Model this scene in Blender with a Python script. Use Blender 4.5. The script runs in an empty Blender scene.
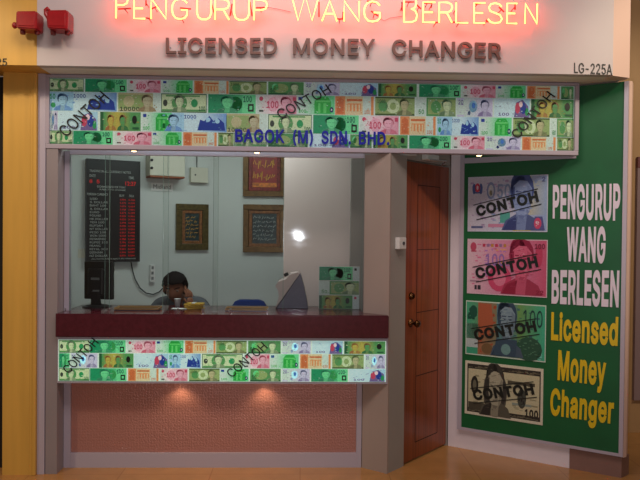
import bpy, bmesh, math, random
from mathutils import Vector, Matrix
from mathutils.geometry import delaunay_2d_cdt
random.seed(7)
sc = bpy.context.scene
col = sc.collection
PI = math.pi

# ------------------------------------------------------------------ camera
F, YAW, TILT, ROLL = 640.0, -0.0277127, -0.0136337, -0.0095592
D, CAMZ = 4.3, 1.64

def _m(a): return Matrix(a)
c, s = math.cos(ROLL), math.sin(ROLL); Rr = _m(((c, 0, -s), (0, 1, 0), (s, 0, c)))
c, s = math.cos(TILT), math.sin(TILT); Rt = _m(((1, 0, 0), (0, c, s), (0, -s, c)))
c, s = math.cos(YAW), math.sin(YAW);   Ry = _m(((c, s, 0), (-s, c, 0), (0, 0, 1)))
M = Rr @ Rt @ Ry                       # row vectors: world = v @ M
CAM = Vector((0, -D, CAMZ))
def ray(px, py):
    v = Vector(((px - 320) / F, 1.0, -(py - 240) / F))
    return M.transposed() @ v
def at(px, py, Y):
    d = ray(px, py); t = (Y - CAM.y) / d.y
    return CAM + d * t
def xz(px, py, Y):
    p = at(px, py, Y); return (p.x, p.z)
def X(px, Y, py=240): return at(px, py, Y).x
def Z(py, Y, px=320): return at(px, py, Y).z

cam = bpy.data.objects.new('camera', bpy.data.cameras.new('camera'))
col.objects.link(cam)
cam.data.sensor_width = 36; cam.data.sensor_fit = 'HORIZONTAL'; cam.data.lens = 36 * F / 640
cam.data.clip_start = 0.05
r3 = Matrix((M[0], M[2], -Vector(M[1]))).transposed()
cam.matrix_world = Matrix.Translation(CAM) @ r3.to_4x4()
sc.camera = cam
sc.view_settings.view_transform = 'Standard'
sc.view_settings.look = 'None'
sc.view_settings.exposure = 0.0
sc.view_settings.gamma = 1.0
sc.view_settings.use_curve_mapping = False

# ------------------------------------------------------------------ materials
def lin(v):
    v = v / 255.0
    return v / 12.92 if v <= 0.04045 else ((v + 0.055) / 1.055) ** 2.4
def C(r, g, b): return (lin(r), lin(g), lin(b), 1.0)
MATS = {}
def mat(name, rgb, rough=0.6, metal=0.0, noise=0.0, nscale=(30, 30, 30), bump=0.0, spec=0.5, emit=None, estr=0.0, coat=0.0):
    m = bpy.data.materials.new(name); m.use_nodes = True
    nt = m.node_tree; b = nt.nodes['Principled BSDF']
    b.inputs['Base Color'].default_value = C(*rgb)
    b.inputs['Roughness'].default_value = rough
    b.inputs['Metallic'].default_value = metal
    b.inputs['Specular IOR Level'].default_value = spec
    b.inputs['Coat Weight'].default_value = coat
    if emit:
        b.inputs['Emission Color'].default_value = C(*emit); b.inputs['Emission Strength'].default_value = estr
    if noise or bump:
        tc = nt.nodes.new('ShaderNodeTexCoord'); mp = nt.nodes.new('ShaderNodeMapping')
        mp.inputs['Scale'].default_value = nscale
        nz = nt.nodes.new('ShaderNodeTexNoise'); nz.inputs['Scale'].default_value = 1.0; nz.inputs['Detail'].default_value = 4
        nt.links.new(tc.outputs['Object'], mp.inputs['Vector']); nt.links.new(mp.outputs['Vector'], nz.inputs['Vector'])
        if noise:
            rp = nt.nodes.new('ShaderNodeValToRGB')
            c0 = C(*rgb)
            rp.color_ramp.elements[0].position = 0.3; rp.color_ramp.elements[1].position = 0.7
            rp.color_ramp.elements[0].color = tuple(max(0, x * (1 - noise)) for x in c0[:3]) + (1,)
            rp.color_ramp.elements[1].color = tuple(min(1, x * (1 + noise)) for x in c0[:3]) + (1,)
            nt.links.new(nz.outputs['Fac'], rp.inputs['Fac']); nt.links.new(rp.outputs['Color'], b.inputs['Base Color'])
        if bump:
            bp = nt.nodes.new('ShaderNodeBump'); bp.inputs['Strength'].default_value = bump; bp.inputs['Distance'].default_value = 0.004
            nt.links.new(nz.outputs['Fac'], bp.inputs['Height']); nt.links.new(bp.outputs['Normal'], b.inputs['Normal'])
    MATS[name] = m
    return m

def print_mat(name, estr, rough=0.35, fine=0.25, ink=(1, 1, 1)):
    """printed sheet: colours from the print, fine engraved line work from a noise, optional backlight"""
    m = bpy.data.materials.new(name); m.use_nodes = True
    nt = m.node_tree; b = nt.nodes['Principled BSDF']
    at_ = nt.nodes.new('ShaderNodeVertexColor'); at_.layer_name = 'Col'
    tc = nt.nodes.new('ShaderNodeTexCoord'); nz = nt.nodes.new('ShaderNodeTexNoise')
    nz.inputs['Scale'].default_value = 140; nz.inputs['Detail'].default_value = 5; nz.inputs['Roughness'].default_value = 0.7
    mr = nt.nodes.new('ShaderNodeMapRange'); mr.inputs['From Min'].default_value = 0.3; mr.inputs['From Max'].default_value = 0.7
    mr.inputs['To Min'].default_value = 1 - fine; mr.inputs['To Max'].default_value = 1 + fine * 0.6
    mx = nt.nodes.new('ShaderNodeMixRGB'); mx.blend_type = 'MULTIPLY'; mx.inputs['Fac'].default_value = 1
    nt.links.new(tc.outputs['Object'], nz.inputs['Vector']); nt.links.new(nz.outputs['Fac'], mr.inputs['Value'])
    nt.links.new(at_.outputs['Color'], mx.inputs['Color1']); nt.links.new(mr.outputs['Result'], mx.inputs['Color2'])
    m2 = nt.nodes.new('ShaderNodeMixRGB'); m2.blend_type = 'MULTIPLY'; m2.inputs['Fac'].default_value = 1; m2.inputs['Color2'].default_value = tuple(ink) + (1,)
    nt.links.new(mx.outputs['Color'], m2.inputs['Color1']); mx = m2
    nt.links.new(mx.outputs['Color'], b.inputs['Base Color'])
    b.inputs['Roughness'].default_value = rough
    if estr:
        nt.links.new(mx.outputs['Color'], b.inputs['Emission Color']); b.inputs['Emission Strength'].default_value = estr
    MATS[name] = m
    return m

mat('header_paint', (196, 186, 186), 0.55, noise=0.03, nscale=(3, 3, 3))
mat('ochre_paint', (214, 166, 76), 0.45, noise=0.08, nscale=(14, 14, 1.2))
mat('ochre_edge', (224, 160, 60), 0.4)
mat('grey_laminate', (146, 136, 140), 0.5, noise=0.05, nscale=(6, 6, 3))
mat('beige_panel', (166, 150, 142), 0.5, noise=0.04, nscale=(4, 4, 2))
mat('ceiling_white', (238, 230, 224), 0.7)
mat('wall_grey', (158, 152, 146), 0.6, noise=0.04, nscale=(4, 4, 4))
mat('rail_white', (226, 220, 240), 0.4)
mat('soffit_paint', (186, 178, 170), 0.7, noise=0.04, nscale=(4, 4, 4))
mat('trim_pink', (230, 196, 180), 0.5)
mat('frame_alu', (186, 178, 194), 0.4, metal=0.1)
mat('frame_pink', (172, 162, 176), 0.4)
mat('alu', (190, 190, 196), 0.3, metal=0.7)
mat('chrome', (225, 225, 230), 0.12, metal=1.0)
mat('brass', (96, 66, 40), 0.25, metal=1.0)
mat('maroon', (78, 26, 38), 0.22, noise=0.15, nscale=(40, 40, 40), coat=0.3)
mat('white_wall', (205, 212, 208), 0.7, noise=0.03, nscale=(3, 3, 3))
mat('pink_wall', (226, 208, 202), 0.6, noise=0.03, nscale=(3, 3, 3))
mat('white_base', (236, 226, 234), 0.5, noise=0.03, nscale=(8, 8, 8))
mat('brown_base', (140, 106, 96), 0.5, noise=0.08, nscale=(8, 8, 8))
mat('tan_wall', (176, 140, 98), 0.6, noise=0.06, nscale=(4, 4, 2))
mat('mauve_panel', (140, 118, 120), 0.5)
mat('maroon_panel', (110, 60, 64), 0.5)
mat('opening_shade_paint', (26, 20, 18), 0.8)
mat('green_board', (5, 92, 48), 0.45, noise=0.1, nscale=(5, 5, 5))
mat('letter_white', (226, 216, 234), 0.4)
mat('letter_yellow', (222, 190, 20), 0.4)
mat('letter_brown', (104, 76, 68), 0.45)
mat('letter_black', (14, 12, 14), 0.5)
mat('letter_blue', (12, 20, 160), 0.35)
mat('black_plastic', (26, 24, 26), 0.4, noise=0.1, nscale=(60, 60, 60))
mat('black_board', (22, 20, 22), 0.35)
mat('ivory_plastic', (206, 206, 188), 0.5, noise=0.03, nscale=(10, 10, 10))
mat('white_plastic', (222, 222, 220), 0.4)
mat('grey_print', (120, 124, 124), 0.7)
mat('orange_edge', (150, 84, 50), 0.6)
mat('paper', (236, 238, 236), 0.8)
mat('beige_case', (206, 188, 184), 0.5)
mat('grey_screen', (112, 108, 128), 0.45, noise=0.05, nscale=(50, 50, 50))
mat('blue_fabric', (30, 60, 136), 0.8, noise=0.15, nscale=(120, 120, 120))
mat('steel', (120, 120, 124), 0.35, metal=0.9)
mat('tray_wood', (196, 150, 96), 0.4)
mat('skin', (150, 96, 70), 0.6)
mat('hair', (20, 17, 17), 0.85, spec=0.15)
mat('shirt', (88, 92, 98), 0.85, noise=0.1, nscale=(80, 80, 80))
mat('eye_white', (150, 132, 118), 0.5)
mat('lip', (120, 66, 56), 0.5)
mat('red_paint', (156, 12, 24), 0.3, noise=0.1, nscale=(30, 30, 30), coat=0.3)
mat('red_dark', (110, 10, 16), 0.5)
mat('note_yellow', (222, 180, 70), 0.6, noise=0.25, nscale=(90, 90, 90))
mat('gold_frame', (98, 72, 38), 0.35, metal=0.5, noise=0.35, nscale=(40, 40, 40), bump=0.6)
mat('green_gold_frame', (86, 74, 36), 0.4, metal=0.3, noise=0.4, nscale=(35, 35, 35), bump=0.5)
mat('cloth_dark', (38, 56, 58), 0.4, noise=0.8, nscale=(45, 45, 45))
mat('mat_board', (132, 84, 44), 0.5, noise=0.45, nscale=(50, 50, 50), bump=0.3)
mat('orange_band', (206, 120, 40), 0.45, noise=0.4, nscale=(50, 50, 50))
mat('red_ornament', (128, 36, 34), 0.5, noise=0.5, nscale=(60, 60, 60))
mat('cloth_red', (150, 34, 28), 0.4, noise=0.3, nscale=(25, 25, 25))
mat('gold_ink', (220, 170, 60), 0.35, metal=0.3)
mat('pale_ink', (176, 184, 178), 0.6)
mat('led_red', (120, 8, 8), 0.4, emit=(255, 20, 16), estr=0.35)
mat('lamp_glow', (255, 240, 220), 0.5, emit=(255, 206, 150), estr=7.0)
mat('neon_tube', (255, 170, 120), 0.4)
_b = MATS['neon_tube'].node_tree.nodes['Principled BSDF']; _b.inputs['Emission Color'].default_value = (1.0, 0.062, 0.014, 1); _b.inputs['Emission Strength'].default_value = 24.0
mat('neon_dark', (130, 14, 18), 0.35)
print_mat('lightbox_print', 0.12, ink=(0.72, 0.86, 0.88))
print_mat('counter_print', 0.42, ink=(0.80, 1.0, 0.92))
print_mat('poster_print', 0.0, 0.4, 0.2, ink=(0.92, 0.98, 1.0))

# wood door
m = mat('door_wood', (134, 66, 36), 0.3, noise=0.28, nscale=(60, 60, 1.3), coat=0.15)
# hammered copper panel
m = mat('copper_hammered', (186, 134, 126), 0.28, metal=0.35)
nt = m.node_tree; b = nt.nodes['Principled BSDF']
tc = nt.nodes.new('ShaderNodeTexCoord'); vo = nt.nodes.new('ShaderNodeTexVoronoi'); vo.inputs['Scale'].default_value = 95
vo.inputs['Randomness'].default_value = 0.35
bp = nt.nodes.new('ShaderNodeBump'); bp.inputs['Strength'].default_value = 0.8; bp.inputs['Distance'].default_value = 0.004
nt.links.new(tc.outputs['Object'], vo.inputs['Vector']); nt.links.new(vo.outputs['Distance'], bp.inputs['Height'])
nt.links.new(bp.outputs['Normal'], b.inputs['Normal'])
# floor: polished warm stone tiles
m = mat('floor_tile', (190, 132, 74), 0.18)
nt = m.node_tree; b = nt.nodes['Principled BSDF']
tc = nt.nodes.new('ShaderNodeTexCoord'); br = nt.nodes.new('ShaderNodeTexBrick')
br.offset = 0.0; br.inputs['Scale'].default_value = 1.0; br.inputs['Brick Width'].default_value = 0.6; br.inputs['Row Height'].default_value = 0.6
br.inputs['Mortar Size'].default_value = 0.004; br.inputs['Color1'].default_value = C(178, 130, 76); br.inputs['Color2'].default_value = C(174, 126, 73)
br.inputs['Mortar'].default_value = C(160, 114, 66)
nz = nt.nodes.new('ShaderNodeTexNoise'); nz.inputs['Scale'].default_value = 7; nz.inputs['Detail'].default_value = 5
mx = nt.nodes.new('ShaderNodeMixRGB'); mx.blend_type = 'OVERLAY'; mx.inputs['Fac'].default_value = 0.2
nt.links.new(tc.outputs['Object'], br.inputs['Vector']); nt.links.new(tc.outputs['Object'], nz.inputs['Vector'])
nt.links.new(br.outputs['Color'], mx.inputs['Color1']); nt.links.new(nz.outputs['Fac'], mx.inputs['Color2'])
nt.links.new(mx.outputs['Color'], b.inputs['Base Color'])
# thin shop glass: clear with a soft, slightly smeared reflection
m = bpy.data.materials.new('shop_glass'); m.use_nodes = True; MATS['shop_glass'] = m
nt = m.node_tree; nt.nodes.remove(nt.nodes['Principled BSDF'])
out = nt.nodes['Material Output']
tr = nt.nodes.new('ShaderNodeBsdfTransparent'); tr.inputs['Color'].default_value = (0.93, 0.95, 0.94, 1)
gl = nt.nodes.new('ShaderNodeBsdfGlossy'); gl.inputs['Color'].default_value = (1, 1, 1, 1)
tc = nt.nodes.new('ShaderNodeTexCoord'); mp = nt.nodes.new('ShaderNodeMapping'); mp.inputs['Scale'].default_value = (3.0, 3.0, 9.0)
nz = nt.nodes.new('ShaderNodeTexNoise'); nz.inputs['Scale'].default_value = 2.5; nz.inputs['Detail'].default_value = 6
mr = nt.nodes.new('ShaderNodeMapRange'); mr.inputs['From Min'].default_value = 0.35; mr.inputs['From Max'].default_value = 0.75
mr.inputs['To Min'].default_value = 0.03; mr.inputs['To Max'].default_value = 0.07
nt.links.new(tc.outputs['Object'], mp.inputs['Vector']); nt.links.new(mp.outputs['Vector'], nz.inputs['Vector'])
nt.links.new(nz.outputs['Fac'], mr.inputs['Value']); nt.links.new(mr.outputs['Result'], gl.inputs['Roughness'])
lw = nt.nodes.new('ShaderNodeFresnel'); lw.inputs['IOR'].default_value = 1.45
ms = nt.nodes.new('ShaderNodeMixShader')
nt.links.new(lw.outputs['Fac'], ms.inputs['Fac']); nt.links.new(tr.outputs[0], ms.inputs[1]); nt.links.new(gl.outputs[0], ms.inputs[2])
nt.links.new(ms.outputs[0], out.inputs['Surface'])
mat('glass_edge', (120, 150, 140), 0.15, spec=0.8)

# ------------------------------------------------------------------ mesh helper
class MB:
    def __init__(s): s.v = []; s.f = []; s.fc = []
    def face(s, pts, c=None):
        i = len(s.v); s.v += [tuple(p) for p in pts]; s.f.append(tuple(range(i, i + len(pts)))); s.fc.append(c)
    def add(s, vs, fs, c=None):
        i = len(s.v); s.v += [tuple(p) for p in vs]
        for f in fs: s.f.append(tuple(i + k for k in f)); s.fc.append(c)
    def box(s, x0, x1, y0, y1, z0, z1, c=None, bev=0.0):
        x0, x1 = min(x0, x1), max(x0, x1); y0, y1 = min(y0, y1), max(y0, y1); z0, z1 = min(z0, z1), max(z0, z1)
        if bev > 0:
            bm = bmesh.new(); bmesh.ops.create_cube(bm, size=1)
            for v in bm.verts: v.co = Vector(((x0 + x1) / 2 + v.co.x * (x1 - x0), (y0 + y1) / 2 + v.co.y * (y1 - y0), (z0 + z1) / 2 + v.co.z * (z1 - z0)))
            bmesh.ops.bevel(bm, geom=bm.edges[:], offset=bev, segments=2, affect='EDGES', profile=0.5)
            bm.verts.index_update()
            s.add([v.co.copy() for v in bm.verts], [[v.index for v in f.verts] for f in bm.faces], c); bm.free(); return
        vs = [(x, y, z) for x in (x0, x1) for y in (y0, y1) for z in (z0, z1)]
        s.add(vs, [(0, 1, 3, 2), (4, 6, 7, 5), (0, 4, 5, 1), (2, 3, 7, 6), (0, 2, 6, 4), (1, 5, 7, 3)], c)
    def prism(s, poly, z0, z1, c=None):          # poly in xy
        n = len(poly)
        vs = [(x, y, z0) for x, y in poly] + [(x, y, z1) for x, y in poly]
        s.add(vs, [tuple(range(n))[::-1], tuple(range(n, 2 * n))] + [(i, (i + 1) % n, n + (i + 1) % n, n + i) for i in range(n)], c)
    def prism_xz(s, poly, y0, y1, c=None):        # outline in xz, thickness in y
        n = len(poly)
        vs = [(x, y0, z) for x, z in poly] + [(x, y1, z) for x, z in poly]
        s.add(vs, [tuple(range(n)), tuple(range(n, 2 * n))[::-1]] + [(i, n + i, n + (i + 1) % n, (i + 1) % n) for i in range(n)], c)
    def tube(s, pts, r, n=8, c=None, closed=False):
        pts = [Vector(p) for p in pts]; rings = []
        N = len(pts)
        rr = r if isinstance(r, (list, tuple)) else [r] * N
        up = None
        for i in range(N):
            a = pts[i - 1] if (i > 0 or closed) else pts[i]; b_ = pts[(i + 1) % N] if (i < N - 1 or closed) else pts[i]
            t = (b_ - a).normalized() if (b_ - a).length > 1e-9 else Vector((0, 0, 1))
            if up is None: up = Vector((0, 1, 0)) if abs(t.y) < 0.9 else Vector((1, 0, 0))
            u = (up - t * up.dot(t))
            if u.length < 1e-4: u = t.orthogonal()
            u.normalize(); w = t.cross(u); up = u
            rings.append([pts[i] + (u * math.cos(2 * PI * k / n) + w * math.sin(2 * PI * k / n)) * rr[i] for k in range(n)])
        vs = [p for rg in rings for p in rg]; fs = []
        for i in range(N if closed else N - 1):
            j = (i + 1) % N
            for k in range(n): fs.append((i * n + k, i * n + (k + 1) % n, j * n + (k + 1) % n, j * n + k))
        if not closed: fs += [tuple(range(n))[::-1], tuple(range((N - 1) * n, N * n))]
        s.add(vs, fs, c)
    def lathe(s, prof, axis='z', o=(0, 0, 0), n=24, c=None):   # prof: (r, h)
        o = Vector(o); vs = []; fs = []
        for r, h in prof:
            for k in range(n):
                a = 2 * PI * k / n; u, w = r * math.cos(a), r * math.sin(a)
                vs.append(o + Vector({'z': (u, w, h), 'y': (u, h, w), 'x': (h, u, w)}[axis]))
        for i in range(len(prof) - 1):
            for k in range(n): fs.append((i * n + k, i * n + (k + 1) % n, (i + 1) * n + (k + 1) % n, (i + 1) * n + k))
        fs += [tuple(range(n))[::-1], tuple(range((len(prof) - 1) * n, len(prof) * n))]
        s.add(vs, fs, c)
    def ellipsoid(s, o, rx, ry, rz, n=16, m=10, c=None):
        o = Vector(o); vs = [o + Vector((0, 0, -rz))]; fs = []
        for i in range(1, m):
            th = PI * i / m
            for k in range(n):
                a = 2 * PI * k / n
                vs.append(o + Vector((rx * math.sin(th) * math.cos(a), ry * math.sin(th) * math.sin(a), -rz * math.cos(th))))
        vs.append(o + Vector((0, 0, rz))); L = len(vs) - 1
        for k in range(n):
            fs.append((0, 1 + (k + 1) % n, 1 + k)); fs.append((L, L - n + k, L - n + (k + 1) % n))
        for i in range(m - 2):
            for k in range(n): fs.append((1 + i * n + k, 1 + i * n + (k + 1) % n, 1 + (i + 1) * n + (k + 1) % n, 1 + (i + 1) * n + k))
        s.add(vs, fs, c)
    def build(s, name, material, parent=None, smooth=False, recalc=True):
        me = bpy.data.meshes.new(name); me.from_pydata(s.v, [], s.f)
        if any(c is not None for c in s.fc):
            ca = me.color_attributes.new('Col', 'FLOAT_COLOR', 'CORNER')
            i = 0
            for f, c in zip(s.f, s.fc):
                cc = c or (1, 1, 1, 1)
                for q_, _ in enumerate(f): ca.data[i].color = cc[q_] if isinstance(cc[0], tuple) else cc; i += 1
        if recalc:
            bm = bmesh.new(); bm.from_mesh(me); bmesh.ops.recalc_face_normals(bm, faces=bm.faces[:]); bm.to_mesh(me); bm.free()
        if smooth:
            for p in me.polygons: p.use_smooth = True
        me.materials.append(MATS[material] if isinstance(material, str) else material)
        o = bpy.data.objects.new(name, me); col.objects.link(o)
        if parent: o.parent = parent
        return o

def tag(o, label=None, cat=None, group=None, kind=None):
    if label: o['label'] = label
    if cat: o['category'] = cat
    if group: o['group'] = group
    if kind: o['kind'] = kind
    return o
def empty(name, loc=(0, 0, 0), rz=0.0):
    o = bpy.data.objects.new(name, None); col.objects.link(o)
    o.location = loc; o.rotation_euler = (0, 0, rz); o.empty_display_size = 0.1
    return o
def struct(o): o['kind'] = 'structure'; return o

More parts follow.
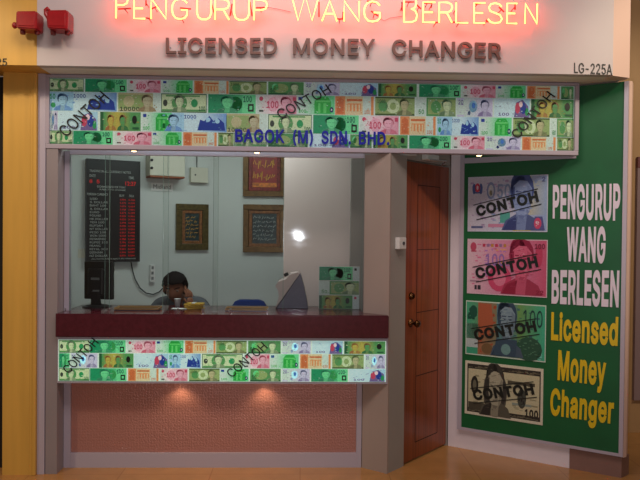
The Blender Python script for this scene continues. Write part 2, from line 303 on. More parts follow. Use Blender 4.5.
# letter outlines: char -> (advance, contours), 1/1000 em, caps 0.509 em high
GLYPH = {
 '(': (273, [[(89,207),(92,264),(101,324),(114,384),(132,441),(153,494),(177,539),(236,539),(212,485),(191,428),(174,370),(161,313),(154,258),(151,207),(154,161),(160,115),(172,67),(188,16),(209,-38),(236,-96),(177,-96),(150,-46),(128,4),(111,55),(99,106),(92,156)]]),
 ')': (273, [[(37,-96),(64,-37),(86,18),(102,69),(113,116),(120,162),(122,207),(119,258),(112,313),(99,370),(82,428),(62,485),(37,539),(97,539),(121,494),(142,441),(159,384),(173,323),(181,264),(184,207),(182,156),(174,104),(161,53),(144,3),(123,-47),(97,-96)]]),
 '-': (453, [[(337,244),(337,188),(114,188),(114,244)]]),
 '.': (188, [[(95,-4),(78,-1),(63,9),(53,24),(50,41),(53,59),(63,73),(78,83),(95,87),(113,83),(128,73),(138,59),(141,41),(138,24),(128,9),(113,-1)]]),
 '0': (453, [[(227,-7),(174,1),(130,24),(95,62),(69,113),(53,178),(48,254),(53,330),(69,395),(95,447),(130,484),(174,508),(227,516),(279,508),(323,484),(358,447),(384,395),(400,330),(405,254),(400,178),(384,113),(359,62),(323,24),(279,1)],[(227,50),(261,56),(290,74),(313,103),(330,144),(340,194),(344,254),(340,314),(330,365),(313,405),(290,435),(261,453),(227,460),(192,453),(163,435),(140,405),(123,365),(113,314),(109,254),(113,194),(123,144),(140,103),(163,74),(192,56)]]),
 '1': (453, [[(76,0),(76,55),(391,55),(391,0)],[(276,509),(276,0),(212,0),(212,448),(209,448),(86,358),(86,427),(198,509)]]),
 '2': (453, [[(64,0),(64,47),(234,229),(282,282),(299,305),(311,327),(318,348),(320,371),(317,397),(308,419),(293,436),(273,449),(250,457),(224,460),(196,457),(172,447),(153,433),(139,413),(130,390),(127,362),(66,362),(71,405),(86,442),(111,473),(143,496),(182,511),(225,516),(268,511),(306,497),(337,474),(361,445),(376,411),(381,372),(378,345),(371,318),(357,290),(336,259),(267,180),(153,60),(153,57),(389,57),(389,0)]]),
 '3': (453, [[(218,-7),(173,-3),(133,10),(98,30),(70,57),(52,91),(44,132),(109,132),(115,107),(126,87),(144,71),(165,59),(191,52),(219,50),(248,53),(275,61),(297,74),(315,93),(325,116),(329,145),(326,172),(316,196),(299,217),(275,234),(242,244),(201,248),(157,248),(157,299),(288,448),(288,452),(70,452),(70,509),(372,509),(372,461),(211,278),(211,289),(264,288),(308,276),(344,253),(371,222),(387,186),(393,145),(387,103),(370,66),(344,36),(309,12),(266,-2)]]),
 '4': (453, [[(40,105),(40,158),(247,509),(311,509),(109,166),(109,163),(413,163),(413,105)],[(282,0),(282,121),(282,146),(282,318),(343,318),(343,0)]]),
 '5': (453, [[(221,-7),(178,-2),(140,11),(108,32),(83,60),(66,93),(60,130),(122,130),(127,108),(138,89),(154,73),(173,60),(196,52),(221,50),(250,53),(276,64),(298,82),(314,104),(324,131),(328,162),(324,193),(314,221),(297,244),(275,262),(248,273),(218,277),(192,275),(167,268),(145,258),(128,246),(67,253),(96,509),(366,509),(366,452),(151,452),(134,301),(136,301),(155,315),(178,325),(203,331),(229,334),(263,330),(294,321),(321,306),(345,285),(364,260),(379,231),(388,199),(391,163),(385,117),(369,76),(343,41),(309,15),(268,-1)]]),
 '6': (453, [[(226,-7),(182,-1),(142,15),(109,40),(84,74),(69,115),(64,162),(68,199),(80,239),(102,285),(137,340),(252,509),(322,509),(151,261),(145,261),(154,275),(165,288),(179,299),(196,307),(214,312),(235,314),(278,309),(316,295),(346,271),(370,240),(384,201),(389,157),(384,112),(368,73),(343,39),(310,14),(271,-2)],[(226,48),(254,52),(279,63),(299,79),(314,101),(324,128),(327,157),(324,187),(314,213),(299,235),(279,251),(254,262),(226,265),(198,262),(174,252),(153,235),(138,214),(128,188),(125,158),(128,128),(138,102),(153,79),(174,63),(198,52)]]),
 '7': (453, [[(97,0),(323,448),(323,452),(62,452),(62,509),(391,509),(391,449),(165,0)]]),
 '8': (453, [[(226,-7),(178,-2),(136,11),(101,33),(74,62),(57,96),(52,135),(55,166),(65,195),(81,220),(101,241),(125,256),(153,265),(153,267),(119,282),(93,308),(76,342),(70,380),(75,417),(90,450),(114,477),(146,498),(184,511),(226,516),(269,511),(306,498),(337,477),(361,450),(377,417),(382,380),(376,342),(359,308),(333,282),(300,267),(300,265),(327,256),(351,241),(372,220),(387,195),(397,166),(401,135),(395,96),(378,62),(352,33),(317,11),(275,-2)],[(226,49),(258,52),(285,60),(307,74),(323,91),(333,113),(337,139),(333,165),(322,189),(305,208),(283,223),(256,232),(226,235),(196,232),(169,223),(147,208),(130,189),(119,165),(115,139),(119,113),(129,91),(145,74),(167,60),(195,52)],[(226,290),(252,292),(274,300),(293,313),(307,330),(316,351),(319,376),(316,399),(308,420),(294,437),(275,449),(252,457),(226,460),(200,457),(177,449),(159,437),(145,420),(136,399),(133,376),(136,351),(145,330),(159,313),(178,300),(201,292)]]),
 '9': (453, [[(226,516),(271,510),(310,494),(343,468),(368,434),(384,393),(389,347),(385,309),(373,270),(350,224),(315,168),(200,0),(130,0),(301,248),(307,248),(299,234),(287,221),(273,210),(257,202),(238,196),(218,195),(175,199),(137,214),(106,237),(83,269),(68,307),(64,352),(69,397),(85,436),(110,469),(143,494),(182,510)],[(226,460),(199,457),(174,446),(154,429),(138,407),(129,381),(125,352),(129,322),(138,295),(154,274),(174,257),(199,247),(226,243),(254,247),(279,257),(299,273),(314,295),(324,321),(327,350),(324,381),(314,407),(299,429),(279,446),(254,457)]]),
 'A': (480, [[(16,0),(201,509),(276,509),(463,0),(395,0),(287,302),(264,372),(232,478),(245,478),(213,371),(191,302),(85,0)],[(110,142),(110,199),(370,199),(370,142)]]),
 'B': (456, [[(60,0),(60,509),(241,509),(289,504),(329,491),(359,469),(381,442),(394,410),(398,374),(395,344),(387,320),(373,301),(356,286),(336,275),(315,267),(315,262),(339,257),(363,245),(385,227),(402,203),(414,173),(418,136),(413,100),(400,67),(377,39),(344,18),(301,4),(247,0)],[(125,57),(245,57),(296,63),(330,80),(349,105),(355,137),(352,161),(342,184),(327,203),(306,218),(279,228),(248,231),(125,231)],[(125,285),(238,285),(265,288),(288,296),(308,309),(323,326),(333,348),(336,372),(330,403),(313,429),(283,446),(240,452),(125,452)]]),
 'C': (510, [[(267,-7),(205,1),(150,25),(104,63),(70,115),(48,179),(40,254),(48,329),(70,393),(104,445),(150,484),(205,508),(267,516),(305,513),(340,504),(373,490),(402,471),(427,447),(448,418),(463,385),(473,348),(408,348),(401,373),(389,395),(375,413),(357,428),(337,440),(315,449),(292,454),(267,456),(223,450),(184,432),(150,403),(125,364),(109,314),(103,254),(109,194),(125,145),(151,105),(184,76),(223,59),(267,53),(292,55),(315,60),(337,69),(357,81),(375,96),(389,114),(401,136),(408,160),(473,160),(463,124),(448,91),(428,62),(402,38),(373,19),(341,5),(305,-4)]]),
 'D': (502, [[(219,0),(96,0),(96,57),(215,57),(272,63),(318,81),(354,110),(379,149),(394,198),(399,255),(394,312),(379,361),(354,399),(320,428),(275,446),(221,452),(93,452),(93,509),(225,509),(294,501),(353,478),(399,441),(433,391),(455,329),(462,255),(455,181),(433,119),(398,68),(351,31),(291,8)],[(125,509),(125,0),(60,0),(60,509)]]),
 'E': (419, [[(60,0),(60,509),(372,509),(372,452),(125,452),(125,286),(355,286),(355,229),(125,229),(125,57),(375,57),(375,0)]]),
 'G': (520, [[(269,-7),(205,1),(149,25),(104,64),(69,116),(47,179),(40,254),(47,329),(69,393),(103,445),(149,484),(203,508),(265,516),(304,513),(340,504),(374,489),(403,469),(429,445),(449,416),(465,384),(474,349),(408,349),(399,372),(387,393),(373,411),(356,427),(337,439),(315,448),(291,454),(265,456),(222,450),(183,432),(150,404),(125,364),(109,314),(103,254),(109,194),(125,145),(151,105),(184,76),(224,59),(269,53),(309,57),(345,71),(374,93),(396,123),(410,160),(415,202),(434,199),(283,199),(283,256),(478,256),(478,200),(471,141),(451,91),(419,50),(377,19),(326,0)]]),
 'H': (517, [[(60,0),(60,509),(125,509),(125,289),(392,289),(392,509),(457,509),(457,0),(392,0),(392,232),(125,232),(125,0)]]),
 'I': (300, [[(31,0),(31,57),(118,57),(118,452),(31,452),(31,509),(269,509),(269,452),(183,452),(183,57),(269,57),(269,0)]]),
 'K': (467, [[(104,145),(104,216),(139,261),(174,303),(212,344),(364,509),(448,509),(231,276),(228,276)],[(60,0),(60,509),(125,509),(125,334),(124,225),(125,193),(125,0)],[(372,0),(188,259),(228,309),(449,0)]]),
 'L': (393, [[(60,0),(60,509),(125,509),(125,57),(361,57),(361,0)]]),
 'M': (628, [[(60,0),(60,509),(152,509),(277,187),(287,159),(299,123),(311,84),(322,49),(307,49),(318,83),(330,121),(342,158),(352,187),(476,509),(568,509),(568,0),(504,0),(504,291),(504,327),(505,369),(506,413),(507,457),(513,457),(498,409),(482,363),(467,322),(456,291),(342,0),(286,0),(170,291),(159,321),(145,361),(129,408),(112,457),(119,457),(120,416),(121,372),(122,328),(122,291),(122,0)]]),
 'N': (523, [[(60,0),(60,509),(136,509),(343,183),(363,151),(388,107),(414,55),(405,54),(401,108),(399,157),(399,195),(399,509),(463,509),(463,0),(387,0),(202,290),(177,331),(148,381),(108,452),(119,454),(122,384),(124,328),(125,291),(125,0)]]),
 'O': (533, [[(267,-7),(205,1),(150,25),(105,63),(70,115),(48,179),(40,254),(48,329),(70,393),(105,445),(150,484),(205,508),(267,516),(329,508),(384,484),(429,445),(464,393),(486,329),(493,254),(486,179),(464,115),(429,63),(384,25),(329,1)],[(267,53),(310,59),(349,76),(383,105),(408,144),(425,194),(430,254),(425,314),(408,365),(383,404),(349,433),(310,450),(267,456),(223,450),(184,433),(151,404),(125,364),(109,314),(103,254),(109,194),(125,144),(151,105),(184,76),(223,59)]]),
 'P': (445, [[(60,0),(60,509),(235,509),(289,503),(332,487),(366,462),(390,430),(404,391),(409,348),(404,304),(390,265),(366,233),(332,207),(289,191),(235,186),(109,186),(109,242),(233,242),(269,246),(297,256),(318,272),(333,294),(342,319),(344,348),(342,376),(333,402),(318,423),(297,439),(268,449),(232,452),(125,452),(125,0)]]),
 'R': (449, [[(60,0),(60,509),(236,509),(290,504),(333,489),(367,465),(390,433),(405,395),(409,352),(405,309),(390,271),(367,240),(333,217),(289,203),(236,198),(96,198),(96,255),(234,255),(269,258),(298,267),(319,281),(334,300),(342,324),(345,352),(342,380),(334,405),(319,425),(298,440),(269,449),(233,452),(125,452),(125,0)],[(353,0),(230,229),(303,229),(428,0)]]),
 'S': (447, [[(224,-9),(172,-4),(128,9),(91,31),(64,60),(46,96),(38,137),(104,137),(110,110),(123,88),(142,71),(166,59),(194,52),(224,49),(257,52),(286,60),(311,74),(329,92),(341,114),(346,139),(342,161),(332,179),(316,193),(296,205),(245,222),(184,239),(128,260),(86,289),(60,326),(52,372),(58,413),(75,448),(102,476),(138,498),(180,511),(227,516),(275,511),(316,498),(351,476),(377,449),(394,415),(401,378),(337,378),(326,412),(302,437),(267,453),(225,459),(194,456),(167,448),(145,435),(129,418),(118,398),(115,376),(119,352),(131,334),(148,319),(169,308),(212,293),(264,279),(312,264),(336,252),(359,238),(379,220),(395,198),(405,171),(408,139),(403,99),(386,64),(360,34),(323,11),(278,-4)]]),
 'T': (449, [[(32,452),(32,509),(417,509),(417,452),(257,452),(257,0),(193,0),(193,452)]]),
 'U': (517, [[(259,-8),(203,-2),(154,15),(114,43),(85,80),(66,124),(60,173),(60,509),(124,509),(124,178),(128,144),(141,113),(160,87),(187,68),(220,56),(259,52),(298,56),(331,68),(357,87),(377,113),(389,144),(393,178),(393,509),(457,509),(457,173),(451,124),(433,80),(403,43),(363,15),(315,-2)]]),
 'W': (686, [[(155,0),(16,509),(82,509),(163,196),(175,145),(187,94),(197,40),(189,40),(200,94),(211,145),(224,196),(306,509),(380,509),(462,196),(474,145),(486,94),(497,40),(488,40),(499,94),(510,145),(523,196),(603,509),(670,509),(530,0),(455,0),(368,323),(351,391),(336,475),(350,475),(335,395),(318,323),(230,0)]]),
 'Y': (472, [[(203,0),(203,208),(16,509),(91,509),(192,344),(222,292),(250,230),(224,230),(251,293),(280,344),(381,509),(455,509),(268,208),(268,0)]]),
 'a': (389, [[(160,-9),(126,-5),(94,5),(68,22),(48,45),(35,73),(30,108),(34,138),(43,161),(58,179),(78,193),(100,203),(125,211),(178,220),(234,227),(252,230),(265,235),(273,243),(276,255),(276,257),(273,279),(267,297),(256,311),(240,322),(220,329),(196,331),(171,329),(149,322),(132,313),(118,301),(107,288),(100,274),(41,291),(57,322),(79,346),(104,364),(133,375),(163,382),(194,384),(239,379),(263,372),(286,360),(306,343),(322,320),(333,290),(337,251),(337,0),(277,0),(277,52),(272,52),(252,25),(236,12),(215,1),(190,-6)],[(170,45),(202,49),(228,59),(248,74),(263,93),(272,115),(276,138),(276,190),(259,182),(231,176),(200,171),(175,168),(134,159),(117,150),(103,139),(95,124),(92,105),(94,87),(102,72),(114,61),(130,52),(149,47)]]),
 'c': (396, [[(207,-8),(159,-2),(117,16),(82,46),(56,85),(40,133),(34,187),(40,243),(56,291),(82,330),(117,360),(159,378),(207,384),(234,383),(260,377),(284,368),(305,356),(324,341),(340,322),(353,301),(362,277),(303,262),(290,289),(270,311),(242,325),(207,330),(173,325),(145,310),(124,287),(108,258),(99,224),(96,187),(99,151),(108,117),(124,89),(145,66),(173,51),(207,46),(243,52),(271,66),(292,89),(304,117),(363,102),(354,78),(341,56),(325,37),(306,21),(285,9),(261,-1),(235,-6)]]),
 'd': (424, [[(195,-8),(151,-2),(111,16),(79,45),(55,84),(39,133),(34,189),(39,245),(55,293),(79,332),(112,361),(151,378),(196,384),(228,381),(253,373),(272,360),(287,346),(306,319),(311,319),(311,509),(372,509),(372,0),(313,0),(313,59),(307,59),(287,31),(272,17),(252,4),(227,-5)],[(205,47),(236,51),(263,65),(284,86),(299,115),(309,150),(312,189),(309,229),(300,263),(284,291),(263,312),(237,325),(205,330),(172,325),(145,311),(124,290),(108,261),(99,227),(96,189),(99,151),(109,117),(124,88),(145,66),(172,51)]]),
 'e': (404, [[(212,-8),(161,-2),(117,16),(82,46),(56,85),(40,132),(34,187),(39,242),(55,290),(81,329),(115,359),(157,378),(205,384),(236,382),(266,374),(294,361),(319,341),(341,315),(357,282),(368,242),(371,194),(371,169),(75,169),(75,221),(338,221),(310,202),(307,237),(298,269),(283,294),(263,314),(237,326),(205,330),(173,326),(146,313),(125,294),(109,270),(99,241),(96,211),(96,178),(100,139),(110,106),(128,80),(151,61),(179,50),(212,46),(234,48),(254,53),(271,61),(285,73),(297,88),(306,105),(365,91),(353,63),(335,39),(311,19),(283,4),(249,-5)]]),
 'g': (425, [[(207,-151),(168,-148),(134,-140),(105,-127),(82,-110),(64,-91),(51,-69),(101,-41),(122,-66),(136,-78),(154,-88),(178,-95),(207,-97),(249,-92),(282,-75),(304,-47),(311,-6),(311,68),(306,68),(287,41),(272,28),(252,16),(227,8),(195,5),(152,10),(113,27),(80,53),(55,90),(39,136),(34,191),(39,246),(55,293),(80,332),(112,361),(152,378),(196,384),(228,382),(253,373),(273,360),(288,346),(308,319),(313,319),(313,379),(372,379),(372,-9),(367,-54),(350,-90),(324,-117),(291,-136),(251,-147)],[(205,59),(237,63),(264,75),(285,95),(300,121),(309,154),(312,193),(309,231),(300,264),(285,291),(264,312),(237,325),(205,330),(172,325),(145,312),(124,290),(109,262),(99,229),(96,193),(99,155),(109,123),(124,96),(145,76),(172,63)]]),
 'h': (410, [[(114,227),(114,0),(53,0),(53,509),(114,509),(114,287),(102,287),(124,332),(152,362),(187,379),(227,384),(264,380),(295,369),(321,349),(341,321),(353,285),(357,240),(357,0),(296,0),(296,235),(290,275),(273,304),(246,323),(210,329),(184,326),(161,317),(141,303),(126,283),(117,257)]]),
 'i': (167, [[(53,0),(53,379),(114,379),(114,0)],[(84,443),(67,446),(54,455),(44,468),(41,483),(44,499),(54,512),(67,521),(84,524),(100,521),(114,512),(123,499),(126,483),(123,468),(114,455),(100,446)]]),
 'n': (410, [[(114,227),(114,0),(53,0),(53,379),(112,379),(112,287),(102,287),(124,332),(152,362),(187,379),(227,384),(264,380),(295,369),(321,349),(341,321),(353,285),(357,240),(357,0),(296,0),(296,235),(290,275),(273,304),(246,323),(210,329),(184,326),(161,317),(141,303),(126,283),(117,257)]]),
 'o': (415, [[(207,-8),(159,-2),(117,16),(82,46),(56,85),(40,133),(34,187),(40,243),(56,291),(82,330),(117,360),(159,378),(207,384),(256,378),(299,360),(333,330),(359,291),(376,243),(381,187),(376,133),(359,85),(333,46),(299,16),(256,-2)],[(207,46),(242,51),(270,66),(292,89),(307,117),(316,151),(319,187),(316,224),(307,258),(292,287),(270,310),(242,325),(207,330),(173,325),(145,310),(124,287),(108,258),(99,224),(96,187),(99,151),(108,117),(124,89),(145,66),(173,51)]]),
 'r': (259, [[(53,0),(53,379),(112,379),(112,321),(115,321),(130,347),(152,367),(181,380),(213,385),(229,384),(243,384),(243,322),(230,324),(207,326),(182,323),(159,315),(140,301),(126,284),(117,262),(114,237),(114,0)]]),
 's': (365, [[(182,-8),(145,-5),(112,3),(84,18),(62,38),(45,63),(36,94),(94,107),(105,79),(124,60),(150,49),(181,45),(217,50),(244,62),(262,81),(268,103),(265,121),(254,136),(237,147),(212,155),(149,170),(104,186),(72,208),(53,237),(47,274),(51,305),(65,332),(87,354),(115,370),(149,381),(187,384),(223,381),(254,372),(279,358),(299,339),(314,316),(324,290),(268,277),(258,298),(243,316),(219,328),(187,333),(156,329),(131,317),(114,299),(109,277),(112,258),(124,243),(144,232),(172,223),(229,209),(275,194),(306,171),(325,142),(331,107),(326,75),(312,47),(290,24),(260,6),(223,-5)]]),
 'y': (389, [[(47,-139),(61,-86),(71,-87),(88,-90),(104,-89),(118,-84),(130,-74),(141,-58),(151,-36),(163,-1),(17,379),(84,379),(165,155),(187,87),(206,21),(184,21),(202,87),(224,155),(305,379),(371,379),(204,-58),(191,-85),(177,-107),(159,-124),(139,-136),(117,-143),(91,-145),(65,-143)]]),
}

def embolden(pts, d):
    """push a contour outwards (ink lies on its right) with clamped corners"""
    out = []; n = len(pts)
    for i in range(n):
        a, p, q = Vector(pts[i - 1]), Vector(pts[i]), Vector(pts[(i + 1) % n])
        e0, e1 = (p - a).normalized(), (q - p).normalized()
        n0, n1 = Vector((-e0.y, e0.x)), Vector((-e1.y, e1.x)); m_ = n0 + n1
        if m_.length < .3: m_ = n0
        m_.normalize(); k = min(1.45, 1 / max(.4, m_.dot(n0)))
        out.append(p + m_ * d * k)
    return out
_GL = {}
def glyph_geo(ch, bold, depth):
    k = (ch, bold, depth)
    if k in _GL: return _GL[k]
    cs = [embolden(p, bold * 1000) for p in GLYPH[ch][1]]
    pv, pe = [], []
    for p in cs:
        o = len(pv); pv += [q / 1000 for q in p]; pe += [(o + i, o + (i + 1) % len(p)) for i in range(len(p))]
    rv, re_, rf, *_ = delaunay_2d_cdt(pv, pe, [], 0, 1e-5)
    def wind(x, y):
        w = 0
        for p in cs:
            for i in range(len(p)):
                a, b_ = p[i - 1] / 1000, p[i] / 1000
                if (a.y <= y) != (b_.y <= y):
                    t = (y - a.y) / (b_.y - a.y)
                    if a.x + t * (b_.x - a.x) > x: w += 1 if b_.y > a.y else -1
        return w
    keep = []
    for f in rf:
        c_ = sum((rv[i] for i in f), Vector((0, 0))) / len(f)
        if wind(c_.x, c_.y) < 0: keep.append(tuple(f))
    n = len(rv)
    if not depth:
        out = ([Vector((v.x, v.y, 0)) for v in rv], keep)
    else:
        vs = [Vector((v.x, v.y, depth)) for v in rv] + [Vector((v.x, v.y, -depth)) for v in rv]
        fs = list(keep) + [tuple(i + n for i in f[::-1]) for f in keep]
        cnt = {}
        for f in keep:
            for i in range(len(f)):
                e_ = (f[i], f[(i + 1) % len(f)]); cnt[e_] = 1
        for (i, j) in cnt:
            if (j, i) not in cnt: fs.append((j, i, i + n, j + n))
        out = (vs, fs)
    _GL[k] = out
    return out
# text outlines (built-in font) -> flat or extruded triangles in a unit box
_TX = {}
def text_geo(txt, bold=0.0, depth=0.0, shear=0.0, spacing=1.0):
    k = (txt, bold, depth, shear, spacing)
    if k in _TX: return _TX[k]
    if all(ch in GLYPH or ch == ' ' for ch in txt):
        vs, fs, xo = [], [], 0.0
        for ch in txt:
            if ch == ' ': xo += 0.17; continue
            gv, gf = glyph_geo(ch, bold, depth); o_ = len(vs)
            vs += [Vector((v.x + xo, v.y, v.z)) for v in gv]; fs += [tuple(i + o_ for i in f) for f in gf]
            xo += GLYPH[ch][0] / 1000 * spacing + bold * 1.2
        g = (vs, fs, min(v.x for v in vs), max(v.x for v in vs), min(v.y for v in vs), max(v.y for v in vs))
        _TX[k] = g
        return g
    else:
        cu = bpy.data.curves.new('t', 'FONT'); cu.body = txt; cu.size = 1.0
        cu.offset = bold; cu.extrude = depth; cu.shear = shear; cu.space_character = spacing; cu.resolution_u = 4
    o = bpy.data.objects.new('t', cu); col.objects.link(o)
    bpy.context.view_layer.update()
    dg = bpy.context.evaluated_depsgraph_get()
    me = bpy.data.meshes.new_from_object(o.evaluated_get(dg))
    vs = [v.co.copy() for v in me.vertices]; fs = [tuple(p.vertices) for p in me.polygons]
    bpy.data.objects.remove(o); bpy.data.curves.remove(cu); bpy.data.meshes.remove(me)
    x0 = min(v.x for v in vs); x1 = max(v.x for v in vs); y0 = min(v.y for v in vs); y1 = max(v.y for v in vs)
    g = (vs, fs, x0, x1, y0, y1)
    _TX[k] = g
    return g
def put_text(mb, txt, x0, x1, z0, z1, y=0.0, depth=0.0, bold=0.0, c=None, quad=None, shear=0.0, base=None, spacing=1.0):
    """fit the text into x0..x1, z0..z1 in the local XZ plane facing -Y.
    base: (cap_bottom, cap_top) in font units when the box should hold only the caps"""
    vs, fs, a0, a1, b0, b1 = text_geo(txt, bold, 1.0 if depth else 0.0, shear, spacing)
    if base: b0, b1 = base[0] - bold, base[1] + bold
    P = []
    for v in vs:
        u = (v.x - a0) / (a1 - a0); w = (v.y - b0) / (b1 - b0)
        if quad:                                  # quad: 4 (x,z): bl, br, tr, tl
            bl, br_, tr_, tl = quad
            x = bl[0] * (1 - u) * (1 - w) + br_[0] * u * (1 - w) + tr_[0] * u * w + tl[0] * (1 - u) * w
            z = bl[1] * (1 - u) * (1 - w) + br_[1] * u * (1 - w) + tr_[1] * u * w + tl[1] * (1 - u) * w
        else:
            x = x0 + (x1 - x0) * u; z = z0 + (z1 - z0) * w
        P.append((x, y - v.z * depth / 2, z))
    mb.add(P, fs, c)
def text_angled(mb, txt, p0, p1, h, y, depth, bold=0.0, c=None, base=None, lean=0.0):
    """text whose baseline runs p0->p1 (x,z), height h perpendicular"""
    d = Vector((p1[0] - p0[0], p1[1] - p0[1])); n = Vector((-d.y, d.x)).normalized() * h + d.normalized() * lean * h
    q = [tuple(p0), tuple(p1), (p1[0] + n.x, p1[1] + n.y), (p0[0] + n.x, p0[1] + n.y)]
    put_text(mb, txt, 0, 1, 0, 1, y, depth, bold, c, quad=q, base=base)

# ------------------------------------------------------------------ layout
X_L0 = X(-60, 0)                            # far left
X_COLL = X(37.5, 0, 250); X_COLR = X(57, 0, 330)
X_COR = X(389, 0, 300)                      # outer corner of the booth
Z_FLOOR = 0.0
YG = 0.12                                   # glass / base plane
X_RET = X(363.5, YG, 300)
YH = -0.21                                  # header front
Z_HEAD = (Z(67.5, YH, 60) + Z(67, YH, 320) + Z(76, YH, 600)) / 3
Z_FT = Z_HEAD - 0.005; Z_FB = (Z(149.7, 0, 60) + Z(150, 0, 330) + Z(156, 0, 570)) / 3
X_FR = X(579, 0, 120); X_FL = X(45.5, 0, 120)
Z_CT = (Z(313, 0, 60) + Z(315, 0, 389)) / 2; Z_CB = (Z(336, 0, 60) + Z(338, 0, 389)) / 2; Z_SB = (Z(382, 0, 60) + Z(385, 0, 385)) / 2
G0 = Vector((1.135, 0.575)); G1 = Vector((2.125, -0.05))
W0 = Vector((X_COR, 0.0)); W1 = Vector((1.125, 0.575))
print('LAYOUT', X_COLL, X_COLR, X_COR, X_RET, 'head', Z_HEAD, 'fascia', Z_FB, X_FL, X_FR, 'counter', Z_CT, Z_CB, Z_SB, 'floor?', Z(475, 0, 386), Z(471, 0, 48), Z(466.5, YG, 200), Z(447, .575, 452), Z(469, .14, 568))

class Plane2:
    """upright plane through p0->p1 (xy); u runs along it, y is its outward depth"""
    def __init__(s, p0, p1):
        s.p0 = Vector(p0); s.d = (Vector(p1) - s.p0).normalized(); s.L = (Vector(p1) - s.p0).length
        s.rz = math.atan2(s.d.y, s.d.x); s.n = Vector((-s.d.y, s.d.x))
    def uz(s, px, py, off=0.0):
        d = ray(px, py); o = s.p0 + s.n * off
        t = ((o - CAM.xy).dot(s.n)) / (d.xy.dot(s.n))
        p = CAM + d * t
        return ((p.xy - s.p0).dot(s.d), p.z)
    def empty(s, name): return empty(name, (s.p0.x, s.p0.y, 0), s.rz)
    def pt(s, u, y): q = s.p0 + s.d * u + s.n * y; return (q.x, q.y)
GP = Plane2(G0, G1); WP = Plane2(W0, W1)

# ------------------------------------------------------------------ setting
def sbox(name, material, *a, bev=0.0):
    b = MB(); b.box(*a, bev=bev); return struct(b.build(name, material))
sbox('floor', 'floor_tile', -6, 6, -9, 4.0, -0.05, 0.0)
# header board (neon and letters sit on it)
XHL = X(37, YH, 40); XHR = X(613, YH, 60)
sbox('wall_header', 'header_paint', XHL, XHR, YH, YH + 0.06, Z_HEAD, 3.6)
b = MB(); XHE = X(629, YH + 0.06, 60)
b.prism([(XHR, YH), (XHE, YH + 0.05), (XHE, YH + 0.12), (XHR, YH + 0.12)], Z_HEAD - 0.005, 3.6)
struct(b.build('trim_1', 'trim_pink'))
b = MB(); b.box(XHL, XHE - 0.005, YH + 0.061, 2.0, Z_HEAD, Z_HEAD + 0.08); struct(b.build('ceiling', 'ceiling_white'))
# ochre neighbour front
b = MB(); b.box(X(-70, YH), XHL - 0.001, YH, YH + 0.30, Z_HEAD + 0.0, 3.6); struct(b.build('wall_header_left', 'ochre_paint'))
XO0 = X(3.5, 0, 250); XO1 = X_COLL
b = MB()
b.box(XO0, XO1 - 0.045, -0.01, 0.30, 0, Z_HEAD); b.box(XO1 - 0.043, XO1 - 0.026, -0.014, 0.30, 0, Z_HEAD)
b.box(XO1 - 0.024, XO1 - 0.001, -0.022, 0.30, 0, Z_HEAD, bev=0.004)
struct(b.build('wall_left', 'ochre_paint'))
b = MB(); b.box(X(-70, 0), XO0 - 0.002, 0.12, 0.16, 0, Z_HEAD); struct(b.build('neighbour_opening_sheet', 'opening_shade_paint'))  # near-black sheet in place of the neighbour's opening, its shade painted in
# grey column left of the glass
b = MB(); b.box(X_COLL + 0.001, X(45, 0, 250), 0.0, 0.10, 0, Z_HEAD - 0.001); struct(b.build('trim_2', 'frame_alu'))
b = MB(); b.box(X(45.8, 0, 250), X_COLR, 0.005, YG + 0.10, 0, Z_FB - 0.002); struct(b.build('wall_jamb_left', 'grey_laminate'))
# booth interior walls
P_L = at(60, 240, 0.90); P_M = at(217, 240, 1.5); P_R = at(420, 240, 1.5)
LW = Plane2(P_L.xy, P_M.xy)
def wallseg(name, p0, p1, th, material, z0=0.0, z1=None):
    p0, p1 = Vector(p0), Vector(p1); d = (p1 - p0).normalized(); n = Vector((-d.y, d.x))
    b = MB(); b.prism([tuple(p0), tuple(p1), tuple(p1 + n * th), tuple(p0 + n * th)], z0, z1 or Z_HEAD - 0.002)
    return struct(b.build(name, material))
wallseg('wall_back_left', P_L.xy, P_M.xy, 0.08, 'white_wall')
wallseg('wall_back', P_M.xy, P_R.xy, 0.08, 'white_wall')
wallseg('wall_booth_left', (P_L.x, P_L.y), (P_L.x - 0.02, YG + 0.11), -0.06, 'white_wall')
# beige partition on the right inside the booth
XP = X(283.5, 0.75, 240)
sbox('wall_partition', 'pink_wall', XP, X(372, 0.75), 0.75, 0.83, 0, Z_HEAD - 0.002)
# return panel next to the glass, running forward to the outer corner
wallseg('wall_return', (X_RET, YG), (X_COR, 0.0), 0.09, 'beige_panel', 0, Z_FB - 0.002)
sbox('wall_over_return', 'soffit_paint', X_RET, X_COR + 0.2, YG + 0.02, YG + 0.06, Z_FB - 0.001, Z_HEAD - 0.002)
# wall with the door
uD0, _ = WP.uz(404.8, 350); uD1, _ = WP.uz(450.0, 350)
zdt = (WP.uz(406, 160)[1] + WP.uz(449, 168)[1]) / 2
print('door', uD0, uD1, WP.L, zdt, 'wallangle', math.degrees(WP.rz), math.degrees(GP.rz))
b = MB(); b.prism([WP.pt(0.0, 0.002), WP.pt(uD0, 0.0), WP.pt(uD0, 0.10), WP.pt(0.07, 0.10)], 0, Z_FB - 0.002); struct(b.build('wall_door_side', 'wall_grey'))
b = MB(); b.prism([WP.pt(uD0 + .001, 0.0), WP.pt(uD1, 0.0), WP.pt(uD1, 0.10), WP.pt(uD0 + .001, 0.10)], zdt + 0.012, Z_HEAD - 0.002); struct(b.build('wall_over_door', 'wall_grey'))
b = MB(); b.prism([WP.pt(uD1 + .002, 0.0), WP.pt(WP.L - .002, 0.0), WP.pt(WP.L - .002, 0.06), WP.pt(uD1 + .002, 0.06)], 0, Z_HEAD - 0.002); struct(b.build('trim_3', 'wall_grey'))
